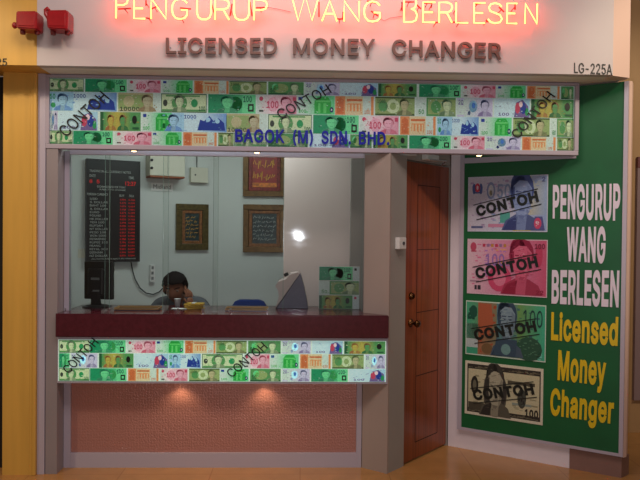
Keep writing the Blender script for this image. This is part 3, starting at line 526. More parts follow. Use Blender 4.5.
# green wall substrate, its white base and brown base
uBase = GP.uz(569.5, 450)[0]
b = MB(); b.prism([GP.pt(0, 0.0), GP.pt(uBase, 0.0), GP.pt(uBase, 0.10), GP.pt(0.0, 0.10)], 0, Z_HEAD - 0.002); struct(b.build('wall_right', 'white_base'))
uEnd = GP.uz(628.5, 300)[0]
b = MB(); b.prism([GP.pt(uBase + .001, 0.0), GP.pt(uEnd - 0.012, 0.0), GP.pt(uEnd, 0.02), GP.pt(uEnd, 0.10), GP.pt(uBase + .001, 0.10)], 0.14, Z_HEAD - 0.005); struct(b.build('wall_right_end', 'trim_pink'))
b = MB(); b.prism([GP.pt(uBase + .001, -0.004), GP.pt(GP.uz(621.5, 470)[0], -0.004), GP.pt(uEnd + 0.01, 0.10), GP.pt(uBase + .001, 0.10)], 0, 0.139); struct(b.build('baseboard_right', 'brown_base'))
# corridor beyond, right
sbox('wall_corridor', 'tan_wall', 2.2, 5.0, 0.9, 1.0, 0, 3.6)
sbox('trim_4', 'mauve_panel', X(636, 0.88), 4.0, 0.87, 0.898, Z(400, 0.88, 636), Z(168, 0.88, 636))
sbox('trim_5', 'maroon_panel', X(636, 0.88), 4.0, 0.865, 0.898, Z(168, 0.88, 636) + 0.002, Z(157, 0.88, 636))

# ------------------------------------------------------------------ door
d = WP.empty('door_1'); struct(d)
b = MB(); g = 0.006
b.box(uD0 + g, uD1 - g, 0.008, 0.045, 0.012, zdt, bev=0.002)
leaf = b.build('leaf', 'door_wood', d)
mat('groove', (40, 14, 10), 0.7)
b = MB()
def groove(pa, pb, w=0.004):
    ua, za = WP.uz(*pa, off=0.006); ub, zb = WP.uz(*pb, off=0.006)
    if abs(ua - ub) < 0.05: b.box(ua - w / 2, ua + w / 2, 0.0065, 0.0085, za, zb)
    else: b.box(ua, ub, 0.0065, 0.0085, (za + zb) / 2 - w / 2, (za + zb) / 2 + w / 2)
uA, uB = WP.uz(417.5, 300)[0], WP.uz(439.5, 300)[0]
for py in (186, 249.5, 311, 373, 437):
    z = WP.uz(428, py)[1]; b.box(uA, uB, 0.0065, 0.0085, z - 0.0025, z + 0.0025)
zt_, zb_ = WP.uz(428, 186)[1], WP.uz(428, 437)[1]
for u in (uA, uB): b.box(u - 0.002, u + 0.002, 0.0065, 0.0085, zb_, zt_)
b.build('panel_groove', 'groove', d)
uk, zk = WP.uz(411.5, 323); _, zk2 = WP.uz(411.5, 296)
b = MB(); b.lathe([(0.030, 0.008), (0.030, 0.002), (0.012, -0.004), (0.011, -0.03), (0.022, -0.036), (0.028, -0.05), (0.024, -0.062), (0.008, -0.066)], 'y', (uk, 0, zk), 20)
b.build('door_knob', 'brass', d, smooth=True)
b = MB(); b.lathe([(0.026, 0.008), (0.026, -0.004), (0.02, -0.014), (0.006, -0.016)], 'y', (uk, 0, zk2), 20); b.box(uk - 0.003, uk + 0.003, -0.024, -0.014, zk2 - 0.012, zk2 + 0.012)
b.build('deadbolt', 'brass', d, smooth=False)
# door closer above the leaf
cl = WP.empty('door_closer')
tag(cl, 'white door closer with folding arm above the brown wooden door', 'door closer')
u0, z0 = WP.uz(425, 157.5, -0.03); u1, _ = WP.uz(437, 158, -0.03)
z0 = zdt + 0.045
b = MB(); b.box(u0, u1, -0.05, -0.001, z0 - 0.022, z0 + 0.022, bev=0.006); b.build('body', 'white_plastic', cl)
b = MB(); b.tube([(u0 + 0.03, -0.056, z0 - 0.024), (u0 + 0.14, -0.12, z0 - 0.026), (u1 + 0.08, -0.02, z0 - 0.04)], 0.006, 8); b.build('arm', 'alu', cl)
# white switch box on the wall beside the door
sw = WP.empty('switch_box'); tag(sw, 'small white door release box on the grey wall beside the wooden door', 'switch')
u0, z1 = WP.uz(397.5, 237.5, -0.02); u1, z0 = WP.uz(404.5, 249, -0.02)
b = MB(); b.box(u0, u1, -0.035, -0.0005, z0, z1, bev=0.004); b.build('box_body', 'white_plastic', sw)
b = MB(); b.lathe([(0.012, 0.0), (0.012, -0.006), (0.003, -0.008)], 'y', ((u0 + u1) / 2 + 0.008, -0.035, (z0 + z1) / 2), 14); b.build('push_button', 'steel', sw)

# ------------------------------------------------------------------ banknote prints
K = {k: C(*v) for k, v in dict(
    white=(206, 220, 212), cream=(206, 218, 176), dgreen=(36, 92, 58), mgreen=(86, 150, 90), seal=(40, 150, 90), grey=(120, 130, 116), dgrey=(58, 66, 60),
    teal=(30, 146, 100), lteal=(110, 214, 150), dteal=(10, 92, 78), navy=(20, 44, 96), black=(16, 24, 22), pink=(236, 170, 190), red=(202, 70, 100), dred=(160, 36, 64),
    lpink=(244, 208, 218), lime=(96, 206, 110), green=(40, 170, 70), orange=(226, 142, 92), dorange=(206, 108, 66), sand=(226, 200, 160), olive=(150, 170, 110), dolive=(70, 92, 52),
    blue=(70, 120, 200), lblue=(166, 206, 232), pblue=(206, 228, 238), dblue=(30, 60, 150), mauve=(206, 196, 226), dmauve=(116, 96, 150), brown=(136, 104, 74), tan=(190, 180, 140),
    rbrown=(150, 76, 60), ochre=(190, 170, 80), skinp=(190, 180, 150)).items()}
EL = [(math.cos(2 * PI * k / 14), math.sin(2 * PI * k / 14)) for k in range(14)]
class Note:
    def __init__(s, mb, x0, x1, z0, z1, y, dy=0.00035):
        s.mb, s.x0, s.x1, s.z0, s.z1, s.y, s.dy = mb, x0, x1, z0, z1, y, dy; s.l = 0; s.asp = (x1 - x0) / (z1 - z0)
    def p(s, u, v): return (s.x0 + (s.x1 - s.x0) * u, s.y - s.dy * s.l, s.z0 + (s.z1 - s.z0) * v)
    def poly(s, pts, c): s.mb.face([s.p(min(max(u, 0), 1), min(max(v, 0), 1)) for u, v in pts], c)
    def rect(s, u0, u1, v0, v1, c): s.poly([(u0, v0), (u1, v0), (u1, v1), (u0, v1)], c)
    def ell(s, u, v, ru, rv, c): s.poly([(u + ru * a, v + rv * b_) for a, b_ in EL], c)
    def up(s): s.l += 1
    def txt(s, t, u0, u1, v0, v1, c, bold=0.02):
        a, b_ = s.p(u0, v0), s.p(u1, v1); put_text(s.mb, t, a[0], b_[0], a[2], b_[2], a[1], 0, bold, c)
    def grad(s, u0, u1, v0, v1, ca, cb):
        s.mb.face([s.p(u0, v0), s.p(u1, v0), s.p(u1, v1), s.p(u0, v1)], (ca, cb, cb, ca))
    def marks(s, cnt, c, u0=.03, u1=.97, v0=.06, v1=.94, seed=1, w=.03, h=.05):
        """fine printed marks"""
        r = random.Random(seed)
        for _ in range(cnt):
            u, v = r.uniform(u0, u1 - w), r.uniform(v0, v1 - h); ww = w * r.uniform(.3, 1); hh = h * r.uniform(.3, 1)
            s.rect(u, u + ww, v, v + hh, c)
        s.up()
    def face(s, u, w, face, hair, coat, v=0.52, k=1.0, detail=False):
        """head-and-shoulders engraving, turned a little to one side; w = half width in u"""
        if not detail: hair = mixc(hair, face, .22); coat = mixc(coat, face, .2)
        mid = mixc(face, hair, .35); sh = mixc(face, hair, .6)
        s.poly([(u - w * 1.6, 0.03), (u + w * 1.6, 0.03), (u + w * 1.3, 0.2), (u + w * 0.5, 0.31), (u - w * 0.5, 0.31), (u - w * 1.3, 0.2)], mixc(coat, face, .2)); s.up()
        s.poly([(u - w * .4, .03), (u + w * .3, .03), (u + w * .45, .4), (u - w * .45, .4)], mid); s.poly([(u - w * 1.5, .03), (u - w * .5, .03), (u - w * .3, .28), (u - w * 1.1, .2)], coat); s.up()
        s.ell(u, v + .13 * k, w * .95, .27 * k, hair); s.ell(u - w * .3, v + .2 * k, w * .6, .2 * k, hair); s.up()
        s.poly([(u - w * .66, v + .2 * k), (u - w * .2, v + .27 * k), (u + w * .4, v + .26 * k), (u + w * .78, v + .16 * k), (u + w * .76, v - .02 * k), (u + w * .6, v - .16 * k), (u + w * .25, v - .25 * k), (u - w * .2, v - .24 * k), (u - w * .55, v - .12 * k), (u - w * .7, v + .02 * k)], face); s.up()
        s.poly([(u + w * .42, v + .2 * k), (u + w * .78, v + .14 * k), (u + w * .76, v - .02 * k), (u + w * .6, v - .16 * k), (u + w * .25, v - .25 * k), (u + w * .44, v - .08 * k)], mid)
        s.rect(u - w * .45, u - w * .08, v + .055 * k, v + .085 * k, sh); s.rect(u + w * .12, u + w * .46, v + .055 * k, v + .085 * k, sh); s.rect(u - w * .2, u + w * .22, v - .15 * k, v - .125 * k, sh); s.up()
        if detail:
            s.rect(u - w * .5, u - w * .06, v + .11 * k, v + .128 * k, hair); s.rect(u + w * .1, u + w * .5, v + .11 * k, v + .128 * k, hair)
            s.poly([(u - w * .02, v + .07 * k), (u + w * .08, v + .07 * k), (u + w * .16, v - .07 * k), (u - w * .1, v - .07 * k)], mid)
            s.ell(u - w * .26, v + .068 * k, w * .07, .016 * k, hair); s.ell(u + w * .3, v + .068 * k, w * .07, .016 * k, hair)
            s.poly([(u - w * .3, v - .2 * k), (u + w * .3, v - .21 * k), (u + w * .1, v - .255 * k), (u - w * .15, v - .245 * k)], sh); s.up()
            s.poly([(u - w * .7, v + .16 * k), (u - w * .56, v + .2 * k), (u - w * .58, v - .02 * k), (u - w * .7, v + .02 * k)], hair); s.up()
def mixc(a, b, t): return tuple(a[i] * (1 - t) + b[i] * t for i in range(4))

TINT = dict(A=('cream', 'mgreen'), B=('teal', 'dteal'), b=('olive', 'dgreen'), C=('pink', 'red'), D=('lteal', 'green'), E=('sand', 'dorange'), F=('olive', 'dolive'), f=('white', 'mgreen'), G=('lblue', 'blue'), g=('lblue', 'blue'), H=('tan', 'brown'), I=('ochre', 'dolive'), J=('mauve', 'dmauve'), K=('pblue', 'dmauve'))
_cnt = [0]
def draw_note(n, k):
    draw_note_(n, k); _cnt[0] += 1
    n.l = 2; n.l += 0.5
    a, d = TINT[k]
    n.marks(16, mixc(K[a], K[d], .55), seed=_cnt[0], w=.05, h=.07); n.marks(9, mixc(K[a], K['white'], .5), seed=_cnt[0] + 500, w=.04, h=.06)
def draw_note_(n, k):
    R = n.rect
    if k in 'A':      # cream note, grey portrait, green seal
        R(0, 1, 0, 1, K['dgreen']); n.up(); R(0.015, 0.985, 0.05, 0.95, K['cream']); n.up()
        R(0.02, 0.98, 0.06, 0.16, K['mgreen']); R(0.1, 0.85, 0.84, 0.92, K['mgreen']); n.ell(0.40, 0.52, 0.17, 0.44, K['mgreen']); n.ell(0.73, 0.5, 0.075, 0.22, K['seal']); n.ell(0.09, 0.5, 0.05, 0.18, K['dgrey']); n.up()
        n.face(0.40, 0.11, K['cream'], K['dgrey'], K['dgreen']); n.txt('100', 0.83, 0.97, 0.1, 0.34, K['dgreen'])
    elif k == 'B':    # teal polymer note
        n.grad(0, 1, 0, 1, K['green'], K['teal']); n.up(); n.grad(0.0, 0.3, 0, 1, K['teal'], K['teal']); n.grad(0.3, .72, 0, 1, K['teal'], mixc(K['teal'], K['lteal'], .6)); R(0.72, 1, 0, 1, K['lteal']); n.ell(0.58, 0.5, 0.14, 0.4, K['mgreen']); n.up()
        n.face(0.40, 0.15, K['lteal'], K['dteal'], K['dteal']); n.txt('100', 0.74, 0.92, 0.6, 0.92, K['dteal']); R(0.84, 0.96, 0.1, 0.5, K['black']); n.up(); R(0.87, 0.93, 0.2, 0.4, K['lteal'])
    elif k == 'b':    # olive-green variant
        R(0, 1, 0, 1, K['mgreen']); n.up(); R(0, 1, 0.0, 0.12, K['dgreen']); n.ell(0.35, 0.5, 0.22, 0.36, K['olive']); n.ell(0.2, 0.6, 0.1, 0.26, K['lteal']); n.up()
        n.face(0.74, 0.13, K['cream'], K['dgreen'], K['dgreen']); n.txt('50', 0.06, 0.2, 0.16, 0.5, K['dgreen'])
    elif k == 'C':    # red note
        R(0, 1, 0, 1, K['lpink']); n.up(); n.grad(0, .35, 0, 1, K['white'], K['lpink']); n.grad(0.35, 1, 0, 1, K['lpink'], mixc(K['pink'], K['red'], .3)); n.up(); n.ell(0.40, 0.5, 0.15, 0.38, K['pink']); n.ell(0.1, 0.8, 0.05, 0.12, K['red']); R(0.05, 0.16, 0.1, 0.2, K['dgrey']); n.up()
        n.txt('100', 0.24, 0.54, 0.3, 0.68, K['red']); n.up(); n.face(0.73, 0.15, K['pink'], K['dred'], K['red']); R(0.9, 0.98, 0.7, 0.9, K['red'])
    elif k == 'D':    # white/green note with arch
        R(0, 1, 0, 1, K['white']); n.up(); n.grad(0.15, .6, 0, 1, K['white'], K['lteal']); R(0.6, 1, 0, 1, K['lteal']); n.up(); n.poly([(0.46, 0.05), (0.9, 0.05), (0.9, 0.7), (0.82, 0.94), (0.55, 0.94), (0.46, 0.7)], K['green']); R(0.03, 0.14, 0.75, 0.92, K['dblue']); n.up()
        R(0.56, 0.62, 0.08, 0.6, K['lime']); R(0.70, 0.78, 0.08, 0.6, K['lime']); R(0.5, 0.88, 0.66, 0.76, K['lime']); n.txt('100', 0.04, 0.24, 0.08, 0.26, K['green']); n.ell(0.92, 0.26, 0.05, 0.15, K['navy']); n.up(); n.ell(0.92, 0.26, 0.02, 0.06, K['white'])
    elif k == 'E':    # orange note, white watermark strip
        R(0, 1, 0, 1, K['sand']); n.up(); R(0, 0.26, 0, 1, K['orange']); R(0.72, 0.93, 0, 1, K['white']); R(0.93, 1, 0, 1, K['orange']); n.up()
        n.poly([(0.04, 0.06), (0.22, 0.06), (0.22, 0.8), (0.13, 0.94), (0.04, 0.8)], K['dorange']); R(0.32, 0.68, 0.2, 0.62, K['orange']); R(0.3, 0.7, 0.74, 0.86, K['dorange']); n.up()
        for i in range(4): R(0.34 + i * 0.09, 0.38 + i * 0.09, 0.2, 0.56, K['sand'])
        n.txt('100', 0.76, 0.9, 0.06, 0.26, K['dorange'])
    elif k == 'F':    # olive note, portrait right
        R(0, 1, 0, 1, K['olive']); n.up(); R(0, 1, 0, 0.1, K['dolive']); R(0, 1, 0.92, 1, K['dolive']); n.ell(0.45, 0.5, 0.17, 0.38, K['cream']); n.ell(0.2, 0.5, 0.12, 0.3, K['mgreen']); n.up()
        n.ell(0.45, 0.5, 0.08, 0.2, K['olive']); n.face(0.74, 0.13, K['tan'], K['dolive'], K['dolive']); n.txt('1000', 0.05, 0.26, 0.66, 0.86, K['dolive'])
    elif k == 'f':    # white watermark + green engraving
        R(0, 1, 0, 1, K['mgreen']); n.up(); R(0, 0.26, 0.0, 1, K['white']); R(0.3, 1, 0.1, 0.9, K['olive']); n.up(); n.ell(0.5, 0.5, 0.13, 0.34, K['mgreen']); n.face(0.78, 0.14, K['cream'], K['dgreen'], K['dgreen']); n.txt('50', 0.06, 0.2, 0.1, 0.35, K['mgreen'])
    elif k in 'Gg':   # blue note
        n.grad(0, 1, 0, 1, K['lblue'], K['lblue']); n.up(); R(0.36, 0.58, 0, 1, K['pblue']); n.grad(0.58, 1, 0, 1, K['pblue'], mixc(K['blue'], K['lblue'], .35)); n.up()
        n.poly([(0.56, 0.08), (0.98, 0.08), (0.96, 0.5), (0.88, 0.74), (0.8, 0.6), (0.74, 0.86), (0.66, 0.58), (0.6, 0.66)], K['dblue']); n.txt('50', 0.01, 0.09, 0.62, 0.9, K['seal']); n.txt('1000', 0.36, 0.54, 0.7, 0.9, K['dblue']); n.up()
        n.ell(0.72, 0.66, 0.035, 0.12, K['lblue']); n.ell(0.86, 0.58, 0.035, 0.12, K['lblue']); n.ell(0.06, 0.3, 0.035, 0.14, K['seal']); n.up(); n.face(0.2, 0.085, K['lblue'], K['navy'], K['blue'])
    elif k == 'H':    # beige note, brown portrait
        R(0, 1, 0, 1, K['tan']); n.up(); R(0, 0.6, 0.16, 0.9, K['olive']); R(0.82, 1, 0, 1, K['white']); n.up(); n.ell(0.25, 0.55, 0.13, 0.3, K['tan']); n.txt('10000', 0.04, 0.5, 0.04, 0.26, K['dgrey']); n.up(); n.face(0.68, 0.14, K['skinp'], K['brown'], K['brown'])
    elif k == 'I':    # olive note, two small portraits, dark seal
        R(0, 1, 0, 1, K['mgreen']); n.up(); n.grad(0.1, 0.42, 0, 1, K['mgreen'], K['ochre']); n.grad(0.42, 0.76, 0, 1, K['ochre'], K['mgreen']); R(0, 0.08, 0, 1, K['dgreen']); n.up(); n.face(0.26, 0.09, K['ochre'], K['rbrown'], K['rbrown'], 0.46); n.face(0.56, 0.09, K['mgreen'], K['rbrown'], K['dgreen'], 0.46); n.ell(0.85, 0.6, 0.06, 0.22, K['black']); R(0.8, 0.96, 0.1, 0.2, K['dgreen'])
    elif k == 'J':    # mauve note, portrait right
        R(0, 1, 0, 1, K['mauve']); n.up(); n.grad(0.2, .7, 0, 1, K['white'], K['mauve']); R(0, 0.2, 0.1, 0.9, K['white']); n.ell(0.45, 0.55, 0.12, 0.32, K['pblue']); n.ell(0.34, 0.2, 0.04, 0.12, K['dblue']); n.up(); n.face(0.78, 0.13, K['mauve'], K['navy'], K['dmauve']); n.txt('20', 0.03, 0.17, 0.64, 0.9, K['dmauve']); n.ell(0.46, 0.6, 0.05, 0.16, K['blue'])
    elif k == 'K':    # pale note, red-blue figures right
        R(0, 1, 0, 1, K['pblue']); n.up(); n.grad(0.4, 1, 0, 1, K['pblue'], K['lblue']); n.up(); n.poly([(0.56, 0), (0.98, 0), (0.96, 0.6), (0.8, 0.95), (0.62, 0.8)], K['dmauve']); n.up(); n.ell(0.66, 0.5, 0.07, 0.3, K['red']); n.ell(0.82, 0.5, 0.08, 0.32, K['dblue']); n.ell(0.92, 0.3, 0.05, 0.22, K['seal']); n.up(); n.ell(0.75, 0.7, 0.05, 0.16, K['lpink']); n.txt('100', 0.12, 0.42, 0.08, 0.24, K['dmauve'])

def note_rows(mb, rows, Yp, y, gap=0.0035, base=C(222, 232, 222)):
    for (zt, zb, items) in rows:
        for (px0, px1, k) in items:
            py = 240 - (zt + zb) / 2
            draw_note(Note(mb, X(px0, Yp, (rows_py(zt))) + gap / 2, X(px1, Yp, rows_py(zt)) - gap / 2, zb, zt, y), k)
def rows_py(z): return 231 - (z - CAMZ) * F / D

# ------------------------------------------------------------------ fascia light box
fb = empty('banknote_lightbox', ((X_FL + X_FR) / 2, 0, Z_FB))
tag(fb, 'long light box printed with rows of banknotes above the glass and blue company lettering', 'sign')
ox, oz = fb.location.x, fb.location.z
def L(o): o.matrix_parent_inverse = Matrix.Translation(-Vector(o.parent.location)); return o
fw = 0.022
b = MB()
b.box(X_FL, X_FR, 0.0, 0.07, Z_FB, Z_FB + 0.03, bev=0.003); b.box(X_FL, X_FR, 0.0, 0.07, Z_FT - 0.018, Z_FT, bev=0.003)
b.box(X_FL, X_FL + fw, 0.001, 0.069, Z_FB + 0.031, Z_FT - 0.019); b.box(X_FR - fw * 1.2, X_FR, 0.001, 0.069, Z_FB + 0.031, Z_FT - 0.019)
L(b.build('frame', 'frame_pink', fb))
PX0, PX1, PZ0, PZ1 = X_FL + fw, X_FR - fw * 1.2, Z_FB + 0.031, Z_FT - 0.019
b = MB(); b.box(PX0, PX1, 0.02, 0.065, PZ0, PZ1, C(216, 228, 220))
zr = [PZ1 - 0.002 - (PZ1 - PZ0 - 0.004) * t for t in (0, 0.205, 0.50, 0.795, 1.0)]
R1 = [(49, 84, 'A'), (85, 127, 'B'), (128, 161, 'C'), (162, 193, 'D'), (194, 229, 'E'), (229, 267, 'F'), (268, 304, 'b'), (305, 340, 'J'), (340, 378, 'K'), (378, 417, 'I'), (419, 461, 'B'), (462, 496, 'C'), (497, 526, 'D'), (527, 560, 'E'), (561, 574, 'b')]
R2 = [(49, 117, 'G'), (118, 161, 'H'), (161, 207, 'A'), (208, 256, 'B'), (257, 297, 'C'), (297, 335, 'D'), (335, 374, 'E'), (375, 415, 'F'), (416, 456, 'f'), (457, 493, 'J'), (494, 530, 'K'), (531, 574, 'I')]
R3 = [(49, 58, 'J'), (58, 98, 'K'), (100, 141, 'I'), (142, 172, 'D'), (160, 227, 'G'), (226, 267, 'H'), (268, 312, 'A'), (313, 359, 'B'), (360, 399, 'C'), (400, 436, 'E'), (437, 479, 'g'), (480, 512, 'D'), (513, 550, 'F'), (551, 574, 'f')]
R4 = [(49, 73, 'A'), (73, 113, 'B'), (115, 152, 'C'), (152, 182, 'D'), (183, 217, 'E'), (218, 234, 'F'), (234, 267, 'A'), (268, 308, 'b'), (309, 350, 'K'), (350, 372, 'b'), (373, 408, 'I'), (409, 451, 'B'), (452, 485, 'C'), (486, 521, 'J'), (522, 556, 'E'), (557, 574, 'F')]
note_rows(b, [(zr[0], zr[1] + .003, R1), (zr[1], zr[2] + .003, R2), (zr[2], zr[3] + .003, R3), (zr[3], zr[4], R4)], 0.02, 0.0196)
L(b.build('printed_face', 'lightbox_print', fb, recalc=False))
CAPS = (0.0, 0.509)
q = [xz(235, 142, 0), xz(390, 145.5, 0), xz(390, 131.5, 0), xz(235, 130, 0)]
q = [(p[0], p[1]) for p in q]
def quad_at(pts, Y): return [xz(x, y, Y) for x, y in pts]
for w_, xa, xb in (('BAGOK', 235, 284.5), ('(M)', 293, 313), ('SDN.', 321.5, 351), ('BHD.', 359, 389.5)):
    yb0, yb1 = 142 + (xa - 235) / 155 * 3, 142 + (xb - 235) / 155 * 3
    b = MB(); put_text(b, w_, 0, 1, 0, 1, 0.010, 0.014, 0.022, quad=quad_at([(xa, yb0), (xb, yb1), (xb, yb1 - 13.3), (xa, yb0 - 13)], 0), base=CAPS)
    o = L(b.build('company_lettering', 'letter_blue', fb)); o['label'] = 'raised blue letters ' + w_
for (a, e, h) in (((66, 137), (109, 98), 12), ((281, 119), (332, 92), 10), ((519, 139), (556, 96), 10)):
    b = MB(); p0 = xz(*a, 0.0); p1 = xz(*e, 0.0)
    text_angled(b, 'CONTOH', p0, p1, h * D / F, 0.0125, 0.003, 0.004, base=CAPS, lean=-0.12)
    o = L(b.build('overprint', 'letter_black', fb)); o['label'] = 'slanted black CONTOH overprint'

# recessed downlights
def downlight(name, x, y, z, r, label, group, watts, colr=(1, 0.78, 0.55), size=75):
    t = empty(name, (x, y, z)); tag(t, label, 'downlight', group)
    b = MB(); b.lathe([(r * 1.35, 0.0), (r * 1.35, -0.004), (r * 1.05, -0.007), (r, -0.002)], 'z', (0, 0, 0), 20); b.build('ring', 'chrome', t, smooth=False)
    b = MB(); b.lathe([(r * 0.95, -0.0045), (r * 0.7, -0.009), (r * 0.2, -0.011)], 'z', (0, 0, 0), 20); b.build('bulb', 'lamp_glow', t)
    l = bpy.data.lights.new('spot', 'SPOT'); l.energy = watts; l.color = colr; l.spot_size = math.radians(size); l.spot_blend = 0.7; l.shadow_soft_size = 0.02
    lo = bpy.data.objects.new('spot', l); col.objects.link(lo); lo.parent = t; lo.location = (0, 0, -0.02)
    return t
for px, lab in ((134, 'round downlight under the light box, leftmost, over the rate board'), (257, 'round downlight under the light box above the red picture frame'), (479, 'round downlight under the light box beside the green board')):
    downlight('downlight', X(px, 0.036, 152), 0.036, Z_FB - 0.0005, 0.02, lab, 'downlights under the light box', 3)

# ------------------------------------------------------------------ counter
ct = empty('service_counter', ((X_COLR + X_COR) / 2, 0.06, 0))
tag(ct, 'money changer counter with maroon top, banknote band and copper front panel', 'counter')
XC0 = X_COLR + 0.002
e = 0.004
def foot(yf, yb):      # counter outline that stops against the slanted return wall
    d = (Vector((X_RET, YG)) - Vector((X_COR, 0.0)))
    p = Vector((X_COR, 0.0)) + d * ((min(max(yf, 0), YG)) / YG)
    pts = [(XC0, yf), (p.x - e, yf)]
    if yf < 0: pts.append((X_COR - e, 0.0 - 0.003))
    pts += [(X_RET - e, YG), (X_RET - e, yb), (XC0, yb)]
    return pts
b = MB(); b.prism(foot(-0.035, 0.48), Z_CB, Z_CT); o = b.build('countertop', 'maroon', ct); L(o)
bm = bmesh.new(); bm.from_mesh(o.data); bmesh.ops.bevel(bm, geom=[ed for ed in bm.edges if all(v.co.y < 0.001 for v in ed.verts)], offset=0.006, segments=2, affect='EDGES'); bm.to_mesh(o.data); bm.free()
b = MB(); b.prism(foot(0.0, 0.2), Z_SB, Z_CB - 0.001); L(b.build('band_box', 'frame_pink', ct))
b = MB()
SX0, SX1 = X(58.5, 0, 360), X(386, 0, 360); SZ1, SZ0 = Z_CB - 0.022, Z_SB + 0.014
b.box(SX0, SX1, -0.004, -0.0005, SZ0, SZ1, C(226, 236, 228))
zr = [SZ1 - 0.002 - (SZ1 - SZ0 - 0.004) * t for t in (0, 0.325, 0.69, 1.0)]
S1 = [(59, 90, 'A'), (90, 126, 'B'), (127, 156, 'C'), (156, 184, 'D'), (185, 216, 'E'), (216, 247, 'F'), (248, 281, 'b'), (282, 311, 'J'), (312, 343, 'K'), (344, 385.5, 'I')]
S2 = [(59, 70, 'B'), (71, 98, 'J'), (99, 134, 'I'), (134, 169, 'K'), (169, 201, 'g'), (202, 243, 'A'), (244, 270, 'C'), (270, 299, 'D'), (300, 331, 'E'), (332, 364, 'F'), (365, 385.5, 'J')]
S3 = [(59, 90, 'A'), (90, 127, 'B'), (128, 159, 'E'), (160, 188, 'C'), (189, 220, 'F'), (220, 249, 'D'), (250, 281, 'b'), (282, 310, 'J'), (311, 348, 'B'), (349, 385.5, 'K')]
note_rows(b, [(zr[0], zr[1] + .003, S1), (zr[1], zr[2] + .003, S2), (zr[2], zr[3], S3)], 0.0, -0.0044)
L(b.build('printed_band', 'counter_print', ct, recalc=False))
for (a, e2, h) in (((69, 374), (99, 343), 9), ((232, 378), (268, 348), 9)):
    b = MB(); text_angled(b, 'CONTOH', xz(*a, -.01), xz(*e2, -.01), h * D / F, -0.0095, 0.003, 0.004, base=CAPS, lean=-0.1)
    o = L(b.build('overprint', 'letter_black', ct)); o['label'] = 'slanted black CONTOH overprint'
# lower front: aluminium frame around the copper panel
Zp1, Zp0 = Z_SB - 0.012, Z(453, YG, 210); XK0, XK1 = X(70.5, YG, 420), X(356.5, YG, 420); XB0 = XC0
b = MB(); b.box(XB0, XK0, YG, YG + 0.05, 0.0, Z_SB - 0.001); b.box(XK1, X_RET - e, YG, YG + 0.05, 0.0, Z_SB - 0.001)
b.box(XK0 + .0005, XK1 - .0005, YG, YG + 0.05, 0.0, Zp0); b.box(XK0 + .0005, XK1 - .0005, YG + .001, YG + 0.05, Zp1, Z_SB - 0.001)
L(b.build('base_frame', 'frame_alu', ct))
b = MB(); b.box(XK0 + 0.001, XK1 - 0.001, YG + 0.012, YG + 0.05, Zp0 + 0.001, Zp1 - 0.001); o = L(b.build('front_panel', 'copper_hammered', ct)); o['label'] = 'hammered copper coloured panel'
for px, lab in ((180, 'round downlight under the banknote band, left one over the copper panel'), (264, 'round downlight under the banknote band, right one over the copper panel')):
    downlight('downlight', X(px, 0.07, 386), 0.066, Z_SB - 0.0015, 0.02, lab, 'downlights under the counter band', 1.8, (1, 0.66, 0.36), 125)

# ------------------------------------------------------------------ glass screen
win = empty('window_1', (XC0, YG, Z_CT)); struct(win)
ZG1 = Z_FB - 0.002
def pin(o): o.matrix_parent_inverse = Matrix.Translation(-Vector(win.location)); return o
XJ0 = X_RET - 0.012; XJ1 = X_RET - 0.004
b = MB(); b.box(XC0 + 0.001, XC0 + 0.034, YG - 0.005, YG + 0.035, Z_CT + 0.001, ZG1)
pin(b.build('jamb', 'frame_alu', win))
sbox('trim_7', 'wall_grey', X(350.5, 0.52), X(364, 0.52), 0.52, 0.60, 0, Z_HEAD - 0.002)
Ztr = Z(156, YG, 200)
b = MB(); b.box(XC0 + 0.035, XJ0 - 0.001, YG - 0.006, YG + 0.03, Ztr, Ztr + 0.036, bev=0.003); b.box(XJ0, XJ1, YG - 0.006, YG - .001, Ztr, Ztr + 0.034)
b.box(XC0 + 0.035, XJ0 - 0.001, YG, YG + 0.03, Ztr + 0.038, ZG1); pin(b.build('top_rail', 'rail_white', win))
seams = [XC0 + 0.036] + [X(p, YG, 230) for p in (107, 165.5, 215.5, 283.5)] + [XJ0 - 0.001]
for i in range(5):
    yy = YG + (0.004 if i % 2 == 0 else 0.014)
    x0 = seams[i] - (0.018 if i and i < 4 else 0) ; x1 = seams[i + 1] + (0.018 if i < 3 else 0)
    b = MB(); b.face([(x0 + .002, yy, Z_CT + 0.006), (x1 - .002, yy, Z_CT + 0.006), (x1 - .002, yy, Ztr), (x0 + .002, yy, Ztr)])
    p_ = pin(b.build('pane', 'shop_glass', win))
    b = MB()
    for xx in (x0 + .0005, x1 - .0015): b.box(xx, xx + 0.0012, yy - 0.0035, yy + 0.0035, Z_CT + 0.006, Ztr)
    g = b.build('polished_edge', 'glass_edge', win); pin(g)
for px in (66, 109, 178, 203, 231, 268):
    b = MB(); b.box(X(px, YG) - 0.006, X(px, YG) + 0.006, YG - 0.006, YG + 0.022, Z_CT + 0.0005, Z_CT + 0.02, bev=0.002); pin(b.build('clip', 'chrome', win))

